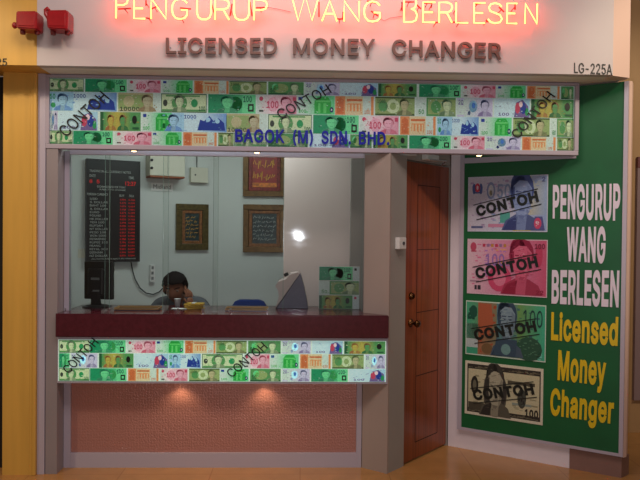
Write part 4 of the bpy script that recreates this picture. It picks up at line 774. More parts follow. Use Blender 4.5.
# ------------------------------------------------------------------ header signs
STROKES = {   # single-line letters, unit box
 'P': [[(0, 0), (0, 1), (.6, 1), (.9, .93), (1, .76), (.9, .58), (.6, .5), (.05, .5)]],
 'E': [[(1, 0), (0, 0), (0, 1), (1, 1)], [(0.05, .5), (.8, .5)]],
 'N': [[(0, 0), (0, 1), (1, 0), (1, 1)]],
 'G': [[(.98, .8), (.8, .95), (.5, 1), (.2, .92), (.03, .7), (0, .45), (.06, .22), (.25, .04), (.55, 0), (.85, .06), (1, .2), (1, .45), (.6, .45)]],
 'U': [[(0, 1), (0, .3), (.1, .1), (.32, 0), (.68, 0), (.9, .1), (1, .3), (1, 1)]],
 'R': [[(0, 0), (0, 1), (.65, 1), (.93, .92), (1, .75), (.9, .58), (.6, .5), (.05, .5)], [(.6, .48), (1, 0)]],
 'W': [[(0, 1), (.25, 0), (.5, .95), (.75, 0), (1, 1)]],
 'A': [[(0, 0), (.5, 1), (1, 0)], [(.2, .36), (.8, .36)]],
 'B': [[(0, 0), (0, 1), (.6, 1), (.88, .93), (.93, .76), (.85, .58), (.55, .52), (.85, .46), (1, .28), (.92, .08), (.6, 0), (0, 0)]],
 'L': [[(0, 1), (0, 0), (1, 0)]],
 'S': [[(.95, .82), (.8, .95), (.5, 1), (.2, .95), (.05, .78), (.15, .6), (.5, .51), (.85, .41), (1, .22), (.85, .05), (.5, 0), (.18, .05), (0, .2)]],
}
YN = YH - 0.085
neon = empty('neon_sign', (X(325, YN, 20), YN, Z(20, YN, 325)))
tag(neon, 'glowing yellow neon tube lettering along the top of the white header board', 'sign')
def NL(o): o.matrix_parent_inverse = Matrix.Translation(-Vector(neon.location)); return o
LET = [('P', 116, 128, 26), ('E', 134, 145, 20), ('N', 151, 166, 20), ('G', 172, 187, 20), ('U', 197, 211, 20), ('R', 215, 229, 20), ('U', 234, 249, 20), ('P', 254, 267, 20),
       ('W', 291, 319, 26), ('A', 322, 337, 20), ('N', 344, 359, 20), ('G', 364, 380, 20), ('B', 404, 417, 25), ('E', 423, 435, 20), ('R', 439, 452, 20), ('L', 456, 468, 20), ('E', 474, 485, 20), ('S', 488, 502, 20), ('E', 507, 517, 20), ('N', 525, 537, 20)]
for i, (ch, a, e2, h) in enumerate(LET):
    ybot = 18.3 + (a - 116) / 421 * 5.5
    x0, x1 = X(a, YN, ybot), X(e2, YN, ybot); z0 = Z(ybot, YN, (a + e2) / 2); z1 = z0 + h * (D + YN) / F
    b = MB()
    for st in STROKES[ch]:
        b.tube([(x0 + (x1 - x0) * u, YN, z0 + (z1 - z0) * v) for u, v in st], 0.0052, 8)
    NL(b.build('neon_letter', 'neon_tube', neon, smooth=True))
# dark blocked-out crossovers and wires
for (xa, ya, xb, yb) in ((118, 9, 131, 8.5), (146, 0, 146, 6), (151, 9, 158, 6), (146, 18, 151, 18.5), (180, 8, 191, 9), (180, 20, 183, 17), (211, 2, 215, 16), (232, 4, 230, 16), (250, 2, 252, 16), (256, 8, 265, 7.5), (319, 2, 319, 17), (337, 19, 343, 19), (343, 12, 343, 19), (367, 1, 376, 3), (371, 11, 378, 16), (402, 2, 402, 11), (404, 2, 414, 2), (417, 5, 421, 9), (424, 3, 431, 3), (432, 2, 431, 8), (434, 22.5, 438, 22.5), (456, 2, 456, 17), (452, 22, 467, 23), (474, 4, 481, 3.5), (499, 7, 504, 12), (515, 4, 515, 10), (486, 20, 488, 22)):
    b = MB(); b.tube([at(xa, ya, YN + 0.004), at(xb, yb, YN + 0.012)], 0.0045, 6)
    p = at((xa + xb) / 2, (ya + yb) / 2, YN + 0.01); b.tube([p, (p.x, YH - 0.001, p.z)], 0.003, 6)
    NL(b.build('support', 'neon_dark', neon, smooth=True))
for pts in ([(266, 7), (278, 9), (291, 12)], [(380, 18), (384, 21), (390, 18), (403, 16)]):
    b = MB(); b.tube([at(x, y, YH - 0.01) for x, y in pts], 0.0015, 5)
    NL(b.build('wire', 'neon_dark', neon))

# raised brown letters
ml = empty('raised_letter_sign', (X(333, YH, 48), YH, Z(55, YH, 333)))
tag(ml, 'raised brown capital lettering below the neon tubes on the header board', 'sign')
def word(parent, mb_mat, name, txt, px0, px1, yb0, yb1, yt0, yt1, Yp, yoff, depth, bold):
    vs, fs, a0, a1, b0, b1 = text_geo(txt, bold, 1.0, 0, 1.0)
    q = [at(px0, yb0, Yp), at(px1, yb1, Yp), at(px1, yt1, Yp), at(px0, yt0, Yp)]; q = [(p.x, p.z) for p in q]
    # one mesh per letter: split connected glyphs by x ranges
    pos = []
    for ch_i in range(len(txt)):
        g = text_geo(txt[:ch_i + 1], bold, 1.0, 0, 1.0); pos.append(g[3])
    for ch_i, ch in enumerate(txt):
        g1 = text_geo(txt[ch_i], bold, 1.0, 0, 1.0); w = g1[3] - g1[2]; xe = pos[ch_i]
        b = MB(); P = []
        for v in g1[0]:
            u = (xe - w + (v.x - g1[2]) - a0) / (a1 - a0); t = (v.y + bold) / (0.509 + 2 * bold)
            bl, br_, tr_, tl = q
            x = bl[0] * (1 - u) * (1 - t) + br_[0] * u * (1 - t) + tr_[0] * u * t + tl[0] * (1 - u) * t
            z = bl[1] * (1 - u) * (1 - t) + br_[1] * u * (1 - t) + tr_[1] * u * t + tl[1] * (1 - u) * t
            P.append((x, yoff - v.z * depth / 2, z))
        b.add(P, g1[1]); o = b.build(name, mb_mat, parent); o.matrix_parent_inverse = Matrix.Translation(-Vector(parent.location))
YM = YH - 0.022
word(ml, 'letter_brown', 'letter', 'LICENSED', 166, 277, 53.6, 54.6, 38, 38.3, YM, YM, 0.018, 0.013)
word(ml, 'letter_brown', 'letter', 'MONEY', 293, 375, 54.8, 55.8, 38.5, 39.3, YM, YM, 0.018, 0.013)
word(ml, 'letter_brown', 'letter', 'CHANGER', 392, 501, 56.4, 59.4, 39.8, 43.6, YM, YM, 0.018, 0.013)
for px in (170, 200, 230, 262, 300, 330, 360, 398, 430, 460, 490):
    b = MB(); p = at(px, 47, YM); b.tube([(p.x, YM + 0.008, p.z), (p.x, YH - 0.0005, p.z)], 0.003, 6)
    o = b.build('standoff_pin', 'steel', ml); o.matrix_parent_inverse = Matrix.Translation(-Vector(ml.location))
un = empty('unit_number_sign', (X(593, YH, 70), YH, Z(74, YH, 593))); tag(un, 'black unit number LG-225A at the lower right of the header board', 'lettering')
b = MB(); q = [at(574, 73, YH), at(612, 75, YH), at(612, 64.5, YH), at(574, 62.8, YH)]
put_text(b, 'LG-225A', 0, 1, 0, 1, YH - 0.002, 0.003, 0.006, quad=[(p.x, p.z) for p in q], base=CAPS)
o = b.build('characters', 'letter_black', un); o.matrix_parent_inverse = Matrix.Translation(-Vector(un.location))
un = empty('unit_number_sign', (X(2, YH, 66), YH, Z(66, YH, 2))); tag(un, 'black unit number on the ochre board at the left edge, ending in 25', 'lettering')
b = MB(); q = [at(-26, 65.5, YH), at(7, 65.8, YH), at(7, 58.5, YH), at(-26, 58.2, YH)]
put_text(b, 'LG-225', 0, 1, 0, 1, YH - 0.002, 0.003, 0.006, quad=[(p.x, p.z) for p in q], base=CAPS)
o = b.build('characters', 'letter_black', un); o.matrix_parent_inverse = Matrix.Translation(-Vector(un.location))

# red boxes at the top left
def red_box(px0, px1, py0, py1, label, hook):
    Yb = YH - 0.09
    x0, x1 = X(px0, Yb, 20), X(px1, Yb, 20); z1, z0 = Z(py0, Yb, px0), Z(py1, Yb, px0)
    w, h = x1 - x0, z1 - z0
    t = empty('alarm_box', ((x0 + x1) / 2, YH, z0)); tag(t, label, 'alarm box', 'red alarm boxes at the top left')
    b = MB(); hw = w / 2
    b.prism_xz([(-hw * .92, h * .17), (hw * .96, h * .13), (hw, h * .93), (hw * .9, h), (-hw * .96, h * .97), (-hw, h * .5)], -0.13, -0.02)
    o = b.build('housing', 'red_paint', t)
    bm = bmesh.new(); bm.from_mesh(o.data); bmesh.ops.bevel(bm, geom=bm.edges[:], offset=0.006, segments=2, affect='EDGES'); bm.to_mesh(o.data); bm.free()
    b = MB(); b.box(-hw * .78, hw * .8, -0.134, -0.128, h * .27, h * .86, bev=0.002); b.build('cover_plate', 'red_paint', t)
    for u in (-.68, .68):
        b = MB(); b.lathe([(0.014, 0.0), (0.016, h * .06), (0.016, h * .2)], 'z', (hw * u, -0.075, 0), 14); b.build('knob_foot', 'red_dark', t)
    b = MB(); b.box(-hw * .4, hw * .4, -0.024, 0.001, h * .3, h * .7); b.build('wall_bracket', 'red_dark', t)
    b = MB()
    if hook: b.tube([(-hw * .9, -0.075, h * .5), (-hw * 1.15, -0.075, h * .72), (-hw * 1.42, -0.075, h * .92), (-hw * 1.44, -0.075, h * 1.1), (-hw * 1.25, -0.075, h * 1.18), (-hw * 1.1, -0.075, h * 1.08)], 0.011, 8)
    else: b.tube([(-hw * .95, -0.075, h * .5), (-hw * 1.2, -0.075, h * .38), (-hw * 1.42, -0.075, h * .42)], [0.013, 0.011, 0.012], 8); b.ellipsoid((-hw * 1.45, -0.075, h * .42), 0.017, 0.017, 0.02)
    b.build('lever', 'red_paint', t, smooth=True)
    return t
red_box(18.5, 39.5, 12.5, 33.5, 'red metal alarm box with a short lever, on the ochre board', False)
red_box(49, 70, 11.5, 34, 'red metal alarm box with a raised hooked lever, on the white header', True)

# ------------------------------------------------------------------ green board
gb = GP.empty('signboard'); tag(gb, 'large green signboard with four banknote pictures and white and yellow lettering', 'sign')
gl_u, _ = GP.uz(463, 300, -0.03); gr_u, _ = GP.uz(621.0, 300, -0.03)
gz0 = (GP.uz(460.5, 425, -0.03)[1] + GP.uz(617.5, 455, -0.03)[1]) / 2; gz1 = Z_HEAD - 0.012
gzl = GP.uz(463, 163, -0.03)[1]
print('board', gl_u, gr_u, gz0, gz1)
b = MB(); b.box(gl_u, gr_u, -0.030, -0.002, gz0, gz1); b.build('panel', 'green_board', gb)
w = 0.02
for a_ in ((gl_u - w * 1.6, gl_u - .0005, gz0 - w, gz1), (gr_u + .0005, gr_u + w * 1.3, gz0 - w, gz1), (gl_u, gr_u, gz0 - w, gz0 - .0005)):
    b = MB(); b.box(a_[0], a_[1], -0.036, -0.001, a_[2], a_[3]); b.build('edge_strip', 'frame_alu', gb)
b = MB(); b.box(gl_u, GP.uz(577, 155)[0], -0.036, -0.0305, gzl - 0.005, gzl + 0.035); b.build('edge_strip', 'frame_alu', gb)
YB = -0.0315
def gq(px, py): return GP.uz(px, py, YB)
POST = [
 ('s', [(468, 231.7), (547.7, 231.7), (548, 173.7), (468, 178)], 'blue banknote picture, topmost'),
 ('r', [(467, 293.3), (547, 297.7), (547.7, 239.3), (467.7, 239.3)], 'red banknote picture'),
 ('t', [(465, 353.6), (545.6, 362.6), (546.2, 305), (466.7, 300.7)], 'teal and orange banknote picture'),
 ('u', [(464.2, 412), (542.2, 426.3), (544, 369.3), (466, 360)], 'cream and black banknote picture, lowest')]
def big(n, k):
    R = n.rect
    if k == 's':
        R(0, 1, 0, 1, C(206, 206, 226)); n.up()
        n.grad(.01, .55, .015, .985, C(206, 196, 214), C(190, 188, 210)); n.grad(.55, .99, .015, .985, C(190, 188, 210), C(150, 168, 210)); n.up()
        R(.6, .8, .9, .985, C(196, 184, 120)); R(.58, .8, .015, .07, C(206, 184, 110)); n.grad(.75, .99, .3, .9, C(190, 184, 160), C(150, 170, 206)); n.up()
        n.marks(60, C(176, 150, 190), .03, .6, .05, .95, 3, .05, .03); n.marks(40, C(140, 156, 200), .3, .95, .05, .95, 4, .05, .03)
        for q_ in (-.045, .045): n.ell(.125 + q_, .78, .022, .1, C(70, 90, 150))
        n.ell(.125, .8, .035, .085, C(206, 50, 80)); R(.085, .17, .695, .725, C(80, 100, 160)); n.ell(.3, .74, .055, .16, C(130, 140, 180)); n.up(); n.ell(.125, .8, .014, .04, C(226, 190, 206)); n.ell(.3, .74, .035, .11, C(196, 196, 206)); n.ell(.3, .7, .02, .05, C(170, 160, 130)); n.txt('50', .38, .55, .6, .86, C(132, 146, 184)); R(.42, .545, .16, .34, C(80, 160, 150)); R(.05, .2, .06, .1, C(90, 96, 140)); R(.27, .52, .08, .14, C(200, 130, 160)); n.up()
        n.face(.69, .155, C(140, 156, 200), C(64, 80, 140), C(52, 62, 118), .56, 1.3, True)
        n.marks(26, C(96, 112, 168), .58, .82, .12, .9, 21, .05, .012); n.marks(20, C(186, 196, 224), .58, .82, .3, .85, 22, .04, .012)
        n.poly([(.81, .03), (.97, .03), (.94, .27), (.85, .27)], C(86, 84, 140)); n.up(); n.ell(.885, .15, .045, .1, C(206, 70, 110)); n.txt('2', .93, .97, .88, .96, C(80, 90, 140)); n.up(); n.marks(8, C(230, 200, 214), .86, .91, .08, .22, 6, .02, .03)
    elif k == 'r':
        R(0, 1, 0, 1, C(222, 190, 204)); n.up()
        n.grad(.01, .4, .015, .985, C(222, 186, 200), C(214, 140, 170)); n.grad(.4, .99, .015, .985, C(214, 140, 170), C(206, 84, 120)); n.up()
        n.marks(70, C(214, 110, 150), .05, .97, .05, .95, 8, .06, .03); n.marks(40, C(180, 120, 190), .22, .6, .3, .95, 9, .04, .04); n.marks(30, C(226, 160, 110), .34, .55, .3, .95, 10, .03, .04)
        n.ell(.08, .86, .04, .08, C(190, 70, 100)); R(.05, .12, .765, .79, C(190, 70, 100))
        for q_ in range(6): R(.2 + q_ * .053, .235 + q_ * .053, .86, .915, (C(190, 50, 84), C(150, 110, 150), C(190, 130, 60))[q_ % 3])
        n.ell(.42, .3, .15, .24, C(206, 70, 110)); n.ell(.9, .72, .045, .2, C(196, 60, 96)); n.up(); n.txt('100', .24, .48, .52, .74, C(150, 110, 176)); n.ell(.42, .3, .08, .14, C(222, 120, 150)); R(.1, .13, .08, .16, C(50, 46, 56)); R(.14, .18, .08, .16, C(50, 46, 56)); R(.04, .16, .22, .25, C(170, 130, 150)); n.up()
        n.face(.69, .16, C(216, 96, 128), C(150, 26, 66), C(150, 24, 60), .58, 1.15, True)
        n.marks(30, C(184, 60, 96), .55, .85, .1, .9, 23, .05, .012); n.marks(20, C(232, 140, 164), .58, .8, .3, .85, 24, .04, .012)
        n.txt('100', .85, .97, .84, .93, C(120, 26, 56)); n.txt('22', .87, .96, .05, .12, C(150, 26, 60))
    elif k == 't':
        R(0, 1, 0, 1, C(206, 220, 206)); n.up(); R(.012, .988, .02, .98, C(60, 160, 124)); n.up()
        n.grad(.01, .16, .3, .98, C(70, 170, 130), C(90, 150, 110)); n.grad(.16, .4, .02, .98, C(168, 108, 76), C(130, 124, 96)); n.grad(.4, .66, .02, .98, C(90, 130, 140), C(100, 140, 110)); n.grad(.66, .99, .02, .98, C(110, 150, 80), C(60, 176, 140)); R(.012, .17, .14, .58, C(186, 196, 196)); n.up()
        n.marks(50, C(170, 80, 50), .16, .4, .05, .95, 11, .04, .05); n.marks(50, C(60, 110, 110), .4, .98, .05, .95, 12, .05, .04); n.marks(20, C(20, 90, 70), .02, .16, .62, .95, 13, .05, .06)
        n.ell(.1, .8, .05, .12, C(20, 84, 66)); n.poly([(.17, .96), (.33, .96), (.36, .6), (.3, .4), (.2, .45), (.16, .7)], C(176, 92, 62)); n.ell(.8, .2, .16, .22, C(40, 84, 64)); n.ell(.28, .14, .07, .1, C(120, 90, 60)); n.ell(.93, .1, .03, .08, C(120, 210, 190)); n.up()
        n.face(.53, .13, C(130, 150, 164), C(50, 70, 92), C(40, 60, 84), .62, 1.15, True)
        n.marks(30, C(70, 100, 116), .42, .66, .1, .95, 25, .05, .012); n.marks(20, C(150, 170, 170), .44, .62, .4, .9, 26, .04, .012); n.marks(24, C(90, 140, 110), .66, .96, .05, .4, 27, .04, .02)
        n.poly([(.36, .04), (.64, .04), (.66, .34), (.4, .34)], C(54, 76, 96)); n.up(); n.ell(.52, .16, .06, .1, C(110, 150, 150)); n.up(); n.txt('100', .73, .96, .6, .9, C(20, 60, 60), 0.0)
    else:
        R(0, 1, 0, 1, C(222, 212, 190)); n.up(); R(.03, .97, .05, .95, C(50, 46, 42)); n.up(); R(.045, .955, .13, .86, C(200, 190, 156)); n.up()
        n.marks(60, C(150, 142, 112), .06, .94, .14, .84, 14, .08, .03); n.marks(50, C(110, 104, 86), .04, .96, .06, .12, 15, .05, .03); n.marks(50, C(120, 112, 92), .04, .96, .87, .93, 16, .05, .03)
        R(.05, .26, .1, .24, C(74, 70, 58)); n.ell(.13, .56, .05, .17, C(36, 36, 34)); n.ell(.74, .42, .055, .18, C(70, 74, 66)); n.txt('100', .78, .945, .1, .25, C(40, 36, 32), 0.04); R(.56, .9, .66, .72, C(80, 74, 60)); R(.62, .86, .29, .33, C(140, 150, 140)); n.up(); n.ell(.13, .56, .025, .1, C(110, 106, 88)); n.marks(8, C(40, 40, 40), .7, .78, .3, .55, 17, .02, .05)
        n.ell(.4, .47, .155, .46, C(84, 80, 72)); n.up(); n.ell(.4, .5, .145, .4, C(56, 54, 52)); n.up(); n.face(.4, .13, C(168, 160, 138), C(58, 56, 52), C(44, 42, 40), .5, 1.3, True); n.ell(.4, .72, .075, .14, C(176, 168, 146)); n.up(); n.marks(34, C(92, 88, 78), .28, .52, .12, .9, 28, .05, .012); n.marks(16, C(196, 188, 160), .33, .47, .4, .8, 29, .04, .012)
for k, q, lab in POST:
    pts = [gq(*p) for p in q]
    u0 = (pts[0][0] + pts[3][0]) / 2; u1 = (pts[1][0] + pts[2][0]) / 2; z0 = (pts[0][1] + pts[1][1]) / 2; z1 = (pts[2][1] + pts[3][1]) / 2
    b = MB(); b.box(u0, u1, -0.0335, -0.0302, z0, z1, C(220, 214, 214)); n = Note(b, u0, u1, z0, z1, -0.0338, 0.00022); big(n, k)
    h = z1 - z0; wd = u1 - u0; yy = -0.0338 - 0.00022 * 21
    # slanted stamp between two thin lines
    p0 = (u0 + wd * .13, z0 + h * .27); p1 = (u0 + wd * .90, z0 + h * .53)
    text_angled(b, 'CONTOH', p0, p1, h * .20, yy, 0, 0.042, K['black'], CAPS, 0.0)
    d_ = Vector((p1[0] - p0[0], p1[1] - p0[1])).normalized(); n_ = Vector((-d_.y, d_.x))
    for off in (-0.05, 0.225):
        a = Vector(p0) + n_ * h * off - d_ * wd * .02; e2 = Vector(p1) + n_ * h * off + d_ * wd * .02; t = n_ * h * 0.008
        b.face([(a.x - t.x, yy, a.y - t.y), (e2.x - t.x, yy, e2.y - t.y), (e2.x + t.x, yy, e2.y + t.y), (a.x + t.x, yy, a.y + t.y)], K['black'])
    o = b.build('banknote_picture', 'poster_print', gb, recalc=False); o['label'] = lab
for txt, q, m_, base in (
    ('PENGURUP', [(552.7, 218.5), (620, 221), (620.5, 183.5), (553, 185)], 'letter_white', CAPS),
    ('WANG', [(566.5, 261), (605, 263.5), (606, 226.5), (567, 227)], 'letter_white', CAPS),
    ('BERLESEN', [(551.5, 303.5), (618.5, 307.5), (619.5, 270.5), (552, 270)], 'letter_white', CAPS),
    ('Licensed', [(551, 340), (617.5, 346), (618.5, 316), (551.5, 311)], 'letter_yellow', (0, 0.53)),
    ('Money', [(557.5, 380), (605.5, 386), (606.5, 356), (558.5, 350)], 'letter_yellow', CAPS),
    ('Changer', [(550, 415), (613, 424), (614.5, 396), (550.8, 387)], 'letter_yellow', (0, 0.53))):
    b = MB(); put_text(b, txt, 0, 1, 0, 1, -0.032, 0.004, 0.030, quad=[GP.uz(*p, off=-0.032) for p in q], base=base)
    o = b.build('lettering', m_, gb); o['label'] = ('white' if 'white' in m_ else 'yellow') + ' word ' + txt

# ------------------------------------------------------------------ inside the booth
# exchange rate board on the slanted back wall
eb = LW.empty('rate_board'); tag(eb, 'tall black exchange rate board with red digits on the wall behind the glass', 'rate board')
u0 = LW.uz(86, 210, -0.05)[0]; u1 = LW.uz(140, 210, -0.05)[0]; z1 = (LW.uz(87, 158, -0.05)[1] + LW.uz(140, 162, -0.05)[1]) / 2; z0 = LW.uz(112, 262, -0.05)[1]
b = MB(); b.box(u0, u1, -0.05, -0.001, z0, z1, bev=0.003); b.build('panel', 'black_board', eb)
b = MB(); t = 0.008
for a in ((u0, u1, z1 - t, z1), (u0, u1, z0, z0 + t), (u0, u0 + t, z0 + t, z1 - t), (u1 - t, u1, z0 + t, z1 - t)): b.box(a[0], a[1], -0.056, -0.0505, a[2], a[3])
b.build('frame', 'black_plastic', eb)
bw, bh = u1 - u0, z1 - z0
y = -0.0505
def row(t, a, e2, v, h):
    b = MB(); put_text(b, t, u0 + bw * a, u0 + bw * e2, z1 - bh * (v + h), z1 - bh * v, y, 0.0008, 0.0); b.build('text_line', 'pale_ink', eb)
row('TRADING IN ALL CURRENCY NOTES', .06, .82, .105, .022); row('DATE', .06, .17, .15, .024); row('TIME', .78, .88, .155, .024)
row('EXCHANGE RATES FOR TODAY', .2, .72, .255, .02); row('SUBJECT TO CHANGE', .24, .72, .285, .018); row('FOREIGN CURRENCY', .02, .4, .33, .022); row('BUY', .61, .7, .335, .022); row('SELL', .79, .89, .335, .022)
NM = ['USD', 'S. DOLLAR', 'BAHT 100', 'A. DOLLAR', 'EURO', 'POUND', 'HK DOLLAR', 'YEN 100', 'RUPIAH', 'NT DOLLAR', 'PESO 100', 'WON 1000', 'RENMINBI', 'RUPEE 100', 'FRANC', 'RIYAL 100', 'DIRHAM', 'NZ DOLLAR']
for i, nm in enumerate(NM):
    row(nm, .07, .07 + .035 * len(nm) * .9 + .04, .375 + i * .0325, .02)
row('ALL RATES ARE SUBJECT TO CHANGE', .1, .92, .962, .016)
def dig(t, a, e2, v, h):
    b = MB(); put_text(b, t, u0 + bw * a, u0 + bw * e2, z1 - bh * (v + h), z1 - bh * v, y - 0.001, 0.002, 0.006); b.build('red_readout', 'led_red', eb)
dig('8', .06, .11, .20, .035); dig('5', .19, .24, .20, .035); dig('12:27', .72, .92, .205, .04)
for i in range(18):
    dig('%d.%03d' % (random.randint(1, 6), random.randint(100, 999)), .62, .73, .378 + i * .0325, .015); dig('%d.%03d' % (random.randint(1, 6), random.randint(100, 999)), .78, .90, .378 + i * .0325, .015)
# power cable from the board
def onw(px, py, off=-0.015):
    u, z = LW.uz(px, py, off); q = LW.pt(u, off); return (q[0], q[1], z)
b = MB(); b.tube([onw(131, 262), onw(132.5, 270), onw(135, 279), onw(140, 288), onw(146, 293), onw(153, 294.5), onw(159, 292), onw(163, 288)], 0.005, 6)
o = b.build('cable', 'black_plastic', None, smooth=True); tag(o, 'black cable drooping on the wall below the rate board', 'cable')
# white boxes etc on the wall
def wallthing(name, label, cat, q0, q1, off):
    t = LW.empty(name); tag(t, label, cat)
    u0, z1 = LW.uz(*q0, -off); u1, z0 = LW.uz(*q1, -off)
    return t, u0, u1, z0, z1
t, u0, u1, z0, z1 = wallthing('wall_unit', 'ivory boxed unit high on the wall right of the black rate board', 'unit', (150, 154), (185, 177), 0.16)
b = MB(); b.box(u0, u1, -0.16, -0.001, z0, z1, bev=0.006); b.build('housing', 'ivory_plastic', t)
b = MB(); b.box(u0 + .004, u1 - .002, -0.158, -0.004, z0 - 0.012, z0 - 0.0005); b.build('bottom_edge', 'orange_edge', t)
b = MB(); b.box((u0 + u1) / 2 - .001, (u0 + u1) / 2 + .001, -0.1625, -0.1602, z0 + .01, z1 - .01); b.build('seam', 'grey_print', t)
for f_ in (.35, .72):
    b = MB(); b.lathe([(0.012, 0.0), (0.012, -0.008), (0.004, -0.01)], 'y', (u0 + 0.014, -0.1605, z0 + (z1 - z0) * f_), 12)
    b.build('knob', 'black_plastic', t)
t, u0, u1, z0, z1 = wallthing('wall_label', 'small white paper label under the ivory wall unit', 'label', (151, 182.5), (173, 191.5), 0.006)
b = MB(); b.box(u0, u1, -0.006, -0.001, z0, z1); b.build('sheet', 'paper', t)
b = MB(); put_text(b, 'Midland', u0 + .02, u1 - .02, z0 + .018, z1 - .014, -0.0065, 0.001, 0.0); b.build('print', 'grey_print', t)
t, u0, u1, z0, z1 = wallthing('fuse_box', 'small white wall box with a black dot, above the green gold frame', 'box', (191, 167), (208, 183), 0.05)
b = MB(); b.box(u0, u1, -0.05, -0.001, z0, z1, bev=0.004); b.build('cover', 'ivory_plastic', t)
b = MB(); b.lathe([(0.007, 0), (0.007, -0.006), (0.002, -0.008)], 'y', (u0 + (u1 - u0) * .25, -0.05, z0 + (z1 - z0) * .5), 12); b.build('button', 'black_plastic', t)
b = MB(); b.tube([(u0 + (u1 - u0) * .4, -0.02, z1), (u0 + (u1 - u0) * .4, -0.012, z1 + 0.3)], 0.004, 6); b.build('conduit', 'black_plastic', t)
t, u0, u1, z0, z1 = wallthing('wall_socket', 'narrow white socket strip on the wall beside the man', 'socket', (150.5, 265), (155, 282), 0.03)
b = MB(); b.box(u0, u1, -0.03, -0.001, z0, z1, bev=0.003); b.build('plate', 'white_plastic', t)
for i in range(3):
    b = MB(); b.box(u0 + .008, u1 - .012, -0.032, -0.0302, z0 + .02 + i * .045, z0 + .045 + i * .045); b.build('switch', 'grey_print', t)
t, u0, u1, z0, z1 = wallthing('sticker', 'small ivory sticker on the wall left of the rate board', 'sticker', (78, 249), (85, 258), 0.003)
b = MB(); b.box(u0, u1, -0.003, -0.0005, z0, z1); o = b.build('sheet', 'ivory_plastic', t)

# framed pictures
def ring(b, u0, u1, z0, z1, w, y0, y1):
    b.box(u0, u1, y0, y1, z1 - w, z1, bev=0.003); b.box(u0, u1, y0, y1, z0, z0 + w, bev=0.003)
    b.box(u0, u0 + w, y0, y1, z0 + w, z1 - w, bev=0.003); b.box(u1 - w, u1, y0, y1, z0 + w, z1 - w, bev=0.003)
t, u0, u1, z0, z1 = wallthing('picture_frame', 'upright picture in a green and gold frame on the slanted wall', 'picture', (176.5, 203.5), (208.5, 250), 0.03)
t['group'] = 'framed pictures on the booth wall'
b = MB(); ring(b, u0, u1, z0, z1, 0.055, -0.03, -0.001); b.build('frame', 'green_gold_frame', t)
b = MB(); ring(b, u0 + .056, u1 - .056, z0 + .056, z1 - .056, 0.026, -0.022, -0.001); b.build('mat_board', 'mat_board', t)
b = MB(); b.box(u0 + .083, u1 - .083, -0.012, -0.001, z0 + .083, z1 - .083); p = b.build('artwork', 'cloth_dark', t)
def script_lines(b, u0, u1, z0, z1, y, rows, seed, r=0.004):
    rnd = random.Random(seed); h = (z1 - z0) / rows
    for i in range(rows):
        zc = z0 + h * (i + .5); u = u0
        while u < u1 - .02:
            w = rnd.uniform(.015, .04); w = min(w, u1 - u)
            pts = [(u, y, zc + rnd.uniform(-.4, .0) * h), (u + w * .3, y, zc + rnd.uniform(-.1, .45) * h), (u + w * .7, y, zc + rnd.uniform(-.4, .1) * h), (u + w, y, zc + rnd.uniform(-.1, .4) * h)]
            b.tube(pts, r, 5); u += w + rnd.uniform(.005, .015)
b = MB(); script_lines(b, u0 + .09, u1 - .09, z0 + .1, z1 - .1, -0.013, 6, 3, 0.0026); b.build('gold_script', 'gold_ink', t)
Yf = 1.47
def frame2(label, p0, p1, artm, seed, rows):
    x0, x1 = X(p0[0], Yf, 230), X(p1[0], Yf, 230); z1, z0 = Z(p0[1], Yf, 262), Z(p1[1], Yf, 262)
    t = empty('picture_frame', ((x0 + x1) / 2, 1.5, z0)); tag(t, label, 'picture', 'framed pictures on the booth wall')
    w, h = (x1 - x0) / 2, z1 - z0
    b = MB(); ring(b, -w, w, 0, h, 0.05, -0.035, -0.001); b.build('frame', 'gold_frame', t)
    b = MB(); ring(b, -w + .051, w - .051, .051, h - .051, 0.03, -0.024, -0.001); b.build('mat_board', 'red_ornament' if artm == 'cloth_red' else 'mat_board', t)
    b = MB(); b.box(-w + .082, w - .082, -0.012, -0.001, .082, h - .082); b.build('artwork', artm, t)
    if artm == 'cloth_red':
        b = MB(); b.box(-w + .084, w - .084, -0.0128, -0.0122, .084, .125); b.build('lower_band', 'orange_band', t)
    b = MB(); script_lines(b, -w + .09, w - .09, .13 if artm == 'cloth_red' else .1, h - .1, -0.0135, rows, seed, 0.0042 if artm == 'cloth_red' else 0.003); b.build('gold_script', 'gold_ink' if artm == 'cloth_red' else 'pale_ink', t)
    return t
frame2('gold framed picture with red ground and gold script, upper of two', (242.5, 147), (285.5, 196.5), 'cloth_red', 11, 2)
frame2('gold framed dark picture hanging under the red one', (243, 204.5), (285.5, 252.5), 'cloth_dark', 5, 6)

# computer monitor seen from behind, on the counter
Ym = 0.36
mx_ = X(97, Ym, 290); mo = empty('computer_monitor', (mx_, Ym, Z_CT)); mo.rotation_euler = (0, 0, math.radians(-14))
tag(mo, 'black flat computer monitor seen from behind at the left end of the counter', 'monitor')
z1 = Z(261.5, Ym, 96) - Z_CT; z0 = Z(299.5, Ym, 96) - Z_CT; hw = (X(112, Ym) - X(80.5, Ym)) / 2
b = MB(); b.box(-hw, hw, 0.012, 0.045, z0, z1, bev=0.006); b.box(-hw * .62, hw * .5, -0.018, 0.011, z0 + .03, z1 - .05, bev=0.012); b.build('back_shell', 'black_plastic', mo)
b = MB(); b.box(-hw + .012, hw - .012, 0.0452, 0.047, z0 + .015, z1 - .015); b.build('screen', 'grey_screen', mo)
b = MB(); b.box(-0.035, 0.03, -0.024, -0.0185, z0 + (z1 - z0) * .52, z0 + (z1 - z0) * .58); b.build('badge', 'grey_print', mo)
b = MB(); b.box(-0.02, 0.03, -0.024, -0.0185, z0 + (z1 - z0) * .18, z0 + (z1 - z0) * .26); b.build('badge', 'grey_print', mo)
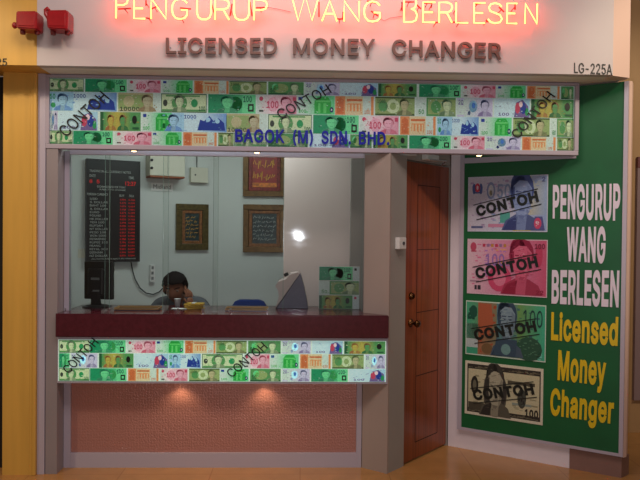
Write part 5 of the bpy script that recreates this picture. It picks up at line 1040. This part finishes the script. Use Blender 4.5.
b = MB(); b.prism_xz([(-.03, .01), (.05, .01), (.03, z0 + .06), (-.03, z0 + .06)], -0.03, -0.0185); b.build('neck', 'black_plastic', mo)
b = MB(); b.lathe([(0.10, 0.001), (0.10, 0.006), (0.07, 0.014), (0.02, 0.018)], 'z', (0, 0, 0), 24); b.build('foot', 'black_plastic', mo, smooth=False)

# beige screen at the right, seen edge-on and tilted back
Yc = 0.33
cr = empty('desk_terminal', (X(292, Yc, 305), Yc, Z_CT)); tag(cr, 'beige and grey wedge shaped terminal leaning back on the counter', 'terminal')
def cz(px, py): p = at(px, py, Yc); return (p.x - cr.location.x, p.z - Z_CT)
pts = [(275.5, 308.5), (283.5, 297), (283, 292), (276, 286.5), (279, 281), (287, 278), (291, 274), (299, 272.5), (299.5, 275)]
b = MB(); b.prism_xz([(x, max(z, .002)) for x, z in [cz(*p) for p in [(275.5, 309), (299.8, 273.5), (298, 272.3), (290.5, 274), (286, 279), (278.5, 281.5), (275.5, 286), (278, 290), (279, 296), (277, 303)]]][::-1], -0.02, 0.20); b.build('case', 'beige_case', cr)
b = MB(); b.prism_xz([(x, max(z, .002)) for x, z in [cz(*p) for p in [(276.5, 309.5), (308, 309.5), (307, 301), (304, 287), (301, 276), (299.8, 274)]]], -0.012, 0.19); b.build('side_panel', 'grey_screen', cr)
b = MB(); b.tube([(cz(284, 276)[0], 0.05, cz(284, 276)[1]), (cz(288, 274)[0], 0.05, cz(288, 274)[1])], 0.012, 8); b.build('hinge', 'black_plastic', cr)

# banknote display stand
Ys = 0.30
st = empty('display_stand', (X(339, Ys, 305), Ys, Z_CT)); tag(st, 'upright stand showing three green banknotes at the right end of the counter', 'display')
b = MB(); hw = (X(359.5, Ys, 290) - X(319, Ys, 290)) / 2; zt = Z(266.5, Ys, 340) - Z_CT
b.box(-hw, hw, 0.0, 0.012, 0.001, zt, C(170, 190, 170)); b.box(-hw, hw, 0.012, 0.07, 0.001, 0.012); b.build('backing', 'paper', st)
for i, k in enumerate('tfI'):
    b = MB(); za = zt - (i + 1) * zt / 3 + 0.003; zb = zt - i * zt / 3 - .002
    b.box(-hw + .001, hw - .001, -0.003, -0.0005, za, zb, C(200, 206, 200))
    n = Note(b, -hw + .002, hw - .05 if i != 1 else hw - .004, za, zb, -0.0035, 0.0003); draw_note(n, ['B', 'f', 'I'][i])
    if i != 1: n = Note(b, hw - .05, hw - .002, za, zb, -0.0035, 0.0003); n.rect(.05, 1, .02, .98, C(206, 214, 214)); n.up(); n.rect(.25, .6, .72, .9, K['black'] if i == 0 else K['red'])
    o = b.build('banknote', 'poster_print', st, recalc=False); o['label'] = ['teal banknote, top', 'olive green banknote, middle', 'green and brown banknote, bottom'][i]

# blue chair behind the counter
ch = empty('office_chair', (X(249, 0.85, 300), 0.95, 0)); tag(ch, 'blue office chair behind the counter, only its rounded backrest showing', 'chair')
hw = (X(267.5, 0.85) - X(231, 0.85)) / 2; zt = Z(300.2, 0.85, 250)
b = MB(); b.prism_xz([(-hw, zt - .40), (hw, zt - .40), (hw, zt - .09), (hw * .93, zt - .045), (hw * .8, zt - .015), (hw * .55, zt), (-hw * .55, zt), (-hw * .8, zt - .015), (-hw * .93, zt - .045), (-hw, zt - .09)], -0.10, -0.04); b.build('backrest', 'blue_fabric', ch)
b = MB(); b.box(-.23, .23, -0.10, .34, .45, .52, bev=.02); b.build('seat', 'blue_fabric', ch)
b = MB(); b.box(-.03, .03, -0.125, -.101, .42, zt - .2); b.box(-.03, .03, -0.125, .1, .42, .449); b.build('back_bracket', 'black_plastic', ch)
b = MB(); b.lathe([(.03, .09), (.03, .3), (.02, .3), (.02, .419)], 'z', (0, .1, 0), 14); b.build('gas_stem', 'steel', ch)
for k in range(5):
    a = 2 * PI * k / 5; b = MB(); ex, ey = .26 * math.cos(a), .1 + .26 * math.sin(a)
    b.tube([(0, .1, .10), (ex, ey, .07)], [.022, .015], 8); b.ellipsoid((ex, ey, .03), .025, .025, .03); b.build('leg', 'black_plastic', ch)

# things on the counter by the glass
def tray(px0, px1, label):
    x0, x1 = X(px0, .2, 309), X(px1, .2, 309); t = empty('money_tray', ((x0 + x1) / 2, .2, Z_CT)); tag(t, label, 'tray', 'money trays on the counter'); w = (x1 - x0) / 2
    b = MB(); b.box(-w, w, -.05, .06, .001, .006); b.build('tray_bottom', 'steel', t)
    b = MB(); b.box(-w, w, -.05, -.044, .0065, .014); b.box(-w, w, .054, .06, .0065, .022); b.box(-w, -w + .006, -.0435, .0535, .0065, .02); b.box(w - .006, w, -.0435, .0535, .0065, .02); b.build('rim', 'tray_wood', t)
tray(226, 268, 'shallow wooden rimmed money tray in front of the blue chair'); tray(116, 160, 'shallow wooden rimmed money tray between the monitor and the man')
Yp = .30
nb = empty('note_bundle', (X(194, Yp, 308), Yp, Z_CT)); tag(nb, 'loose bundle of yellow notes lying on the counter before the man', 'banknotes')
b = MB(); rnd = random.Random(2)
for i in range(9):
    a = rnd.uniform(-.4, .4); dx, dy = rnd.uniform(-.012, .012), rnd.uniform(-.012, .012); zz = .0015 + i * .0042; w, h = .062, .033; ca, sa = math.cos(a), math.sin(a)
    c4 = [(dx + x * ca - y * sa, dy + x * sa + y * ca) for x, y in ((-w, -h), (w, -h), (w, h), (-w, h))]
    b.prism(c4, zz, zz + .0034)
b.build('notes', 'note_yellow', nb)
b = MB(); b.box(-.012, .012, -.04, .04, .0395, .0415); b.build('paper_band', 'paper', nb)
pp = empty('paper_slip', (X(180, .27, 309), .27, Z_CT)); tag(pp, 'white paper slip on the counter beside the yellow note bundle', 'paper')
b = MB(); b.prism([(-.06, -.03), (.05, -.035), (.055, .03), (-.055, .035)], .001, .003); b.build('sheet', 'paper', pp)
cu = empty('paper_cup', (X(177.5, .42, 308), .42, Z_CT)); tag(cu, 'small white cup on the counter in front of the man', 'cup')
b = MB(); b.lathe([(.017, .001), (.024, .055), (.0255, .056), (.023, .0555), (.016, .01)], 'z', (0, 0, 0), 20); b.build('cup_wall', 'white_plastic', cu, smooth=True)

# ------------------------------------------------------------------ seated man
Yh = 0.64
HX, HZ = X(174.5, Yh, 290), Z(288.5, Yh, 174)
DY = -0.10        # head centre
man = None
def skin_mesh(chains, name):
    """chains: list of (points, radii, links) -> one skinned, smoothed mesh"""
    me = bpy.data.meshes.new('sk'); vs, es, rs, roots = [], [], [], []
    for pts, rad, edges in chains:
        o = len(vs); vs += pts; rs += rad; es += [(a + o, b_ + o) for a, b_ in edges]; roots.append(o)
    me.from_pydata([(x, y + DY, z) for x, y, z in vs], es, [])
    ob = bpy.data.objects.new('sk', me); col.objects.link(ob)
    md = ob.modifiers.new('s', 'SKIN'); md.use_smooth_shade = True
    lay = me.skin_vertices[0] if me.skin_vertices else None
    if lay is None:
        bm = bmesh.new(); bm.from_mesh(me); bm.verts.layers.skin.verify(); bm.to_mesh(me); bm.free(); lay = me.skin_vertices[0]
    for i, r in enumerate(rs):
        lay.data[i].radius = r if isinstance(r, tuple) else (r, r); lay.data[i].use_root = i in roots
    sb = ob.modifiers.new('u', 'SUBSURF'); sb.levels = 2; sb.render_levels = 2
    bpy.context.view_layer.update()
    nm = bpy.data.meshes.new_from_object(ob.evaluated_get(bpy.context.evaluated_depsgraph_get()))
    bpy.data.objects.remove(ob)
    nm.name = name
    return nm
lx = HX + 0.02
P = [(lx, 1.06, .55), (lx, 1.04, .72), (lx, .98, .88), (lx, .92, 1.04), (lx - .005, .86, 1.10), (HX, .80, 1.13), (HX, .755, HZ - .035), (HX, .745, HZ + .045),      # 0-7 spine/head
     (lx - .17, .90, 1.055), (lx - .25, .80, .88), (lx - .16, .62, .80), (lx - .08, .55, .80),                                                      # 8-11 right arm resting
     (lx + .17, .90, 1.055), (lx + .25, .74, .88), (HX + .165, .66, .98), (HX + .135, .655, 1.06),                                                   # 12-15 left arm raised to cheek
     (lx - .11, .98, .55), (lx - .14, .62, .55), (lx - .14, .60, .30), (lx - .14, .62, .08), (lx - .14, .50, .045),
     (lx + .11, .98, .55), (lx + .14, .62, .55), (lx + .14, .60, .30), (lx + .14, .62, .08), (lx + .14, .50, .045)]
Rd = [(.15, .11), (.145, .105), (.155, .105), (.12, .085), (.07, .06), (.055, .055), (.073, .083), (.088, .098),
      .055, .047, .036, .03, .055, .047, .036, .03, .085, .07, .055, .042, .04, .085, .07, .055, .042, .04]
Ed = [(0, 1), (1, 2), (2, 3), (3, 4), (4, 5), (5, 6), (6, 7), (3, 8), (8, 9), (9, 10), (10, 11), (3, 12), (12, 13), (13, 14), (14, 15), (0, 16), (16, 17), (17, 18), (18, 19), (19, 20), (0, 21), (21, 22), (22, 23), (23, 24), (24, 25)]
chains = [(P, Rd, Ed)]
# raised hand: palm against the cheek, fingers bent up along it
hb = Vector((HX + .138, .66, 1.062)); 
chains.append(([tuple(hb), tuple(hb + Vector((-.006, .004, .04))), tuple(hb + Vector((-.012, .008, .07)))], [(.032, .016), (.036, .015), (.033, .013)], [(0, 1), (1, 2)]))
for i, ln in enumerate((.062, .07, .066, .052)):
    o_ = hb + Vector((-.03 + .018 * i * .6, -.012 + .017 * i, .068)); up_ = Vector((-.10, .10, 1)).normalized()
    chains.append(([tuple(o_), tuple(o_ + up_ * ln * .45), tuple(o_ + up_ * ln * .75 + Vector((-.008, 0, 0))), tuple(o_ + up_ * ln * .98 + Vector((-.018, 0, 0)))], [.0095, .009, .0082, .0068], [(0, 1), (1, 2), (2, 3)]))
chains.append(([tuple(hb + Vector((-.012, -.012, .02))), tuple(hb + Vector((-.035, -.024, .04))), tuple(hb + Vector((-.046, -.024, .064)))], [.011, .0098, .008], [(0, 1), (1, 2)]))
# resting hand
rb = Vector((lx - .07, .535, .80))
chains.append(([tuple(rb), tuple(rb + Vector((.03, -.02, -.002))), tuple(rb + Vector((.06, -.04, -.006)))], [(.03, .016), (.036, .015), (.033, .013)], [(0, 1), (1, 2)]))
for i, ln in enumerate((.062, .07, .066, .052)):
    o_ = rb + Vector((.055 - .012 * i + .01, -.04 - .016 * i + .024, -.006)); fd = Vector((.82, -.55, -.12)).normalized()
    chains.append(([tuple(o_), tuple(o_ + fd * ln * .45), tuple(o_ + fd * ln * .75 + Vector((0, 0, -.008))), tuple(o_ + fd * ln * .95 + Vector((0, 0, -.018)))], [.0095, .009, .0082, .0068], [(0, 1), (1, 2), (2, 3)]))
chains.append(([tuple(rb + Vector((.02, .0, 0))), tuple(rb + Vector((.05, .02, -.005))), tuple(rb + Vector((.075, .02, -.012)))], [.011, .0098, .008], [(0, 1), (1, 2)]))
body_me = skin_mesh(chains, 'person'); body_me.materials.append(MATS['skin'])
# sculpt a face into the front of the head (faces down-left towards the counter)
HC = Vector((HX, .745 + DY, HZ)); fdir = Vector((-.08, -1, -.42)).normalized(); fside = fdir.cross(Vector((0, 0, 1))).normalized() * -1; fup = fside.cross(fdir)
if fup.z < 0: fup = -fup
for v in body_me.vertices:
    r_ = v.co - HC
    if r_.length < .17 and v.co.z > HZ - .13:
        f_, s_, u_ = r_.dot(fdir), r_.dot(fside), r_.dot(fup)
        if f_ > .03:
            d_ = .022 * math.exp(-(s_ / .014) ** 2 - ((u_ + .018) / .022) ** 2) + .010 * math.exp(-(s_ / .03) ** 2 - ((u_ + .055) / .012) ** 2) + .012 * math.exp(-(s_ / .03) ** 2 - ((u_ + .085) / .02) ** 2) + .006 * math.exp(-(s_ / .05) ** 2 - ((u_ - .028) / .01) ** 2)
            for sg in (-1, 1): d_ -= .010 * math.exp(-((s_ - sg * .034) / .016) ** 2 - ((u_ - .008) / .012) ** 2)
            v.co += fdir * d_
man = bpy.data.objects.new('person', body_me); col.objects.link(man)
tag(man, 'person in a grey shirt leaning over the counter with one hand at the cheek', 'person')
def surf(s_, u_, extra=0.0):
    best = max((v.co for v in body_me.vertices if abs((v.co - HC).dot(fside) - s_) < .016 and abs((v.co - HC).dot(fup) - u_) < .016 and (v.co - HC).length < .16), key=lambda c_: (c_ - HC).dot(fdir), default=HC + fdir * .09)
    return HC + fside * s_ + fup * u_ + fdir * ((best - HC).dot(fdir) + extra)
b = MB(); q_ = MB(); r_ = MB()
for sg in (-1, 1):
    b.ellipsoid(surf(sg * .034, .006, -.006), .012, .010, .008, 10, 6); q_.ellipsoid(surf(sg * .034, .005, .001), .005, .004, .005, 8, 6)
    r_.tube([surf(sg * .018, .026, .001), surf(sg * .034, .031, .001), surf(sg * .052, .025, .0)], .004, 6)
b.build('eye_whites', 'eye_white', man, smooth=True); q_.build('pupils', 'hair', man, smooth=True); r_.build('eyebrows', 'hair', man, smooth=True)
b = MB(); b.tube([surf(-.022, -.056, .0), surf(0, -.052, .002), surf(.022, -.056, .0)], [.003, .006, .003], 6); b.build('lips', 'lip', man, smooth=True)
b = MB()
for sg in (-1, 1): b.ellipsoid(HC + fside * sg * .083 + fup * -.004 + fdir * .002, .010, .02, .03, 10, 8)
b.build('ears', 'skin', man, smooth=True)
# hair: shell over the upper and back part of the head
b = MB(); n_, m_ = 26, 18; vs = []; fs = []; rnd = random.Random(4)
for i in range(m_ + 1):
    th = PI * i / m_
    for k in range(n_):
        a = 2 * PI * k / n_
        d_ = fside * (math.sin(th) * math.cos(a)) + fdir * (math.sin(th) * math.sin(a)) + fup * math.cos(th)
        rr = Vector((.093, .112, .118)); 
        p = HC + fup * .02 - fdir * .012 + fside * (math.sin(th) * math.cos(a) * (.094 + rnd.uniform(-.003, .004))) + fdir * (math.sin(th) * math.sin(a) * (.104 + rnd.uniform(-.003, .004))) + fup * (math.cos(th) * (.102 + rnd.uniform(-.003, .004)))
        vs.append(p)
keep = lambda p: ((p - HC).dot(fup) > .062 + .006 * math.sin((p - HC).dot(fside) * 120)) or ((p - HC).dot(fdir) < .012 and (p - HC).dot(fup) > -.05) or ((p - HC).dot(fdir) < -.03 and (p - HC).dot(fup) > -.085)
for i in range(m_):
    for k in range(n_):
        f_ = (i * n_ + k, i * n_ + (k + 1) % n_, (i + 1) * n_ + (k + 1) % n_, (i + 1) * n_ + k)
        if all(keep(vs[j]) for j in f_): fs.append(f_)
b.add(vs, fs); ho = b.build('hair', 'hair', man, smooth=True)
md = ho.modifiers.new('thick', 'SOLIDIFY'); md.thickness = .012; md.offset = 0
# shirt and trousers: cloth shells that follow the body
bm = bmesh.new(); bm.from_mesh(body_me); bm.normal_update()
def cloth(name, test, material, off):
    b2 = bm.copy(); b2.normal_update()
    for v in b2.verts: v.co = v.co + v.normal * off
    bmesh.ops.delete(b2, geom=[f for f in b2.faces if not test(f.calc_center_median())], context='FACES')
    me = bpy.data.meshes.new(name); b2.to_mesh(me); b2.free(); me.materials.clear(); me.materials.append(MATS[material])
    for p in me.polygons: p.use_smooth = True
    o = bpy.data.objects.new(name, me); col.objects.link(o); o.parent = man; return o
cloth('shirt', lambda c_: .56 < c_.z and c_.z < 1.115 and (c_.y > .70 + DY or (c_.z < 1.03 and c_.x > lx + .08)) and not (c_.z > 1.05 and (Vector((c_.x - HX, c_.y - .74 - DY))).length < .09), 'shirt', .008)
mat('trousers', (44, 44, 52), .85)
cloth('trousers', lambda c_: c_.z <= .585 and c_.z > .09 and (c_.z > .1), 'trousers', .007)
cloth('shoes', lambda c_: c_.z <= .1, 'black_plastic', .008)
bm.free()
# inner desk the man leans on
sbox('trim_6', 'grey_laminate', X_RET - 2.0, X_RET - 0.3, 0.49, 0.60, .72, .76)

# ------------------------------------------------------------------ lights
def light(kind, name, loc, energy, colr, size=0.1, target=None, size_y=None, spot=None):
    l = bpy.data.lights.new(name, kind); l.energy = energy; l.color = colr
    if kind == 'AREA':
        l.size = size
        if size_y: l.shape = 'RECTANGLE'; l.size_y = size_y
    else: l.shadow_soft_size = size
    if kind == 'SPOT': l.spot_size = math.radians(spot or 60); l.spot_blend = .6
    o = bpy.data.objects.new(name, l); col.objects.link(o); o.location = loc
    if target is not None: o.rotation_euler = (Vector(target) - Vector(loc)).to_track_quat('-Z', 'Y').to_euler()
    return o
w = bpy.data.worlds.new('world'); sc.world = w; w.use_nodes = True
w.node_tree.nodes['Background'].inputs['Color'].default_value = (0.75, 0.58, 0.48, 1); w.node_tree.nodes['Background'].inputs['Strength'].default_value = 0.17
light('AREA', 'booth_fluorescent', (-0.6, 0.42, Z_HEAD - 0.05), 8.5, (0.90, 1.0, 0.97), 1.2, (-0.7, 0.75, 0), 0.25)
light('AREA', 'mall_ceiling_light', (0.0, -1.9, 4.0), 52, (1, 0.84, 0.76), 2.8, (0, -0.2, 2.3), 0.9)
light('SPOT', 'mall_downlight', (-3.0, -1.9, 3.9), 150, (1, 0.82, 0.55), 0.12, (-2.1, 0, 1.5), None, 60)
light('SPOT', 'mall_downlight_right', (3.3, -2.1, 3.8), 190, (1, 0.84, 0.62), 0.12, (2.5, 0.2, 2.3), None, 55)
light('POINT', 'camera_flash', (-0.05, -4.27, CAMZ - 0.075), 75, (0.9, 0.93, 1.0), 0.018)
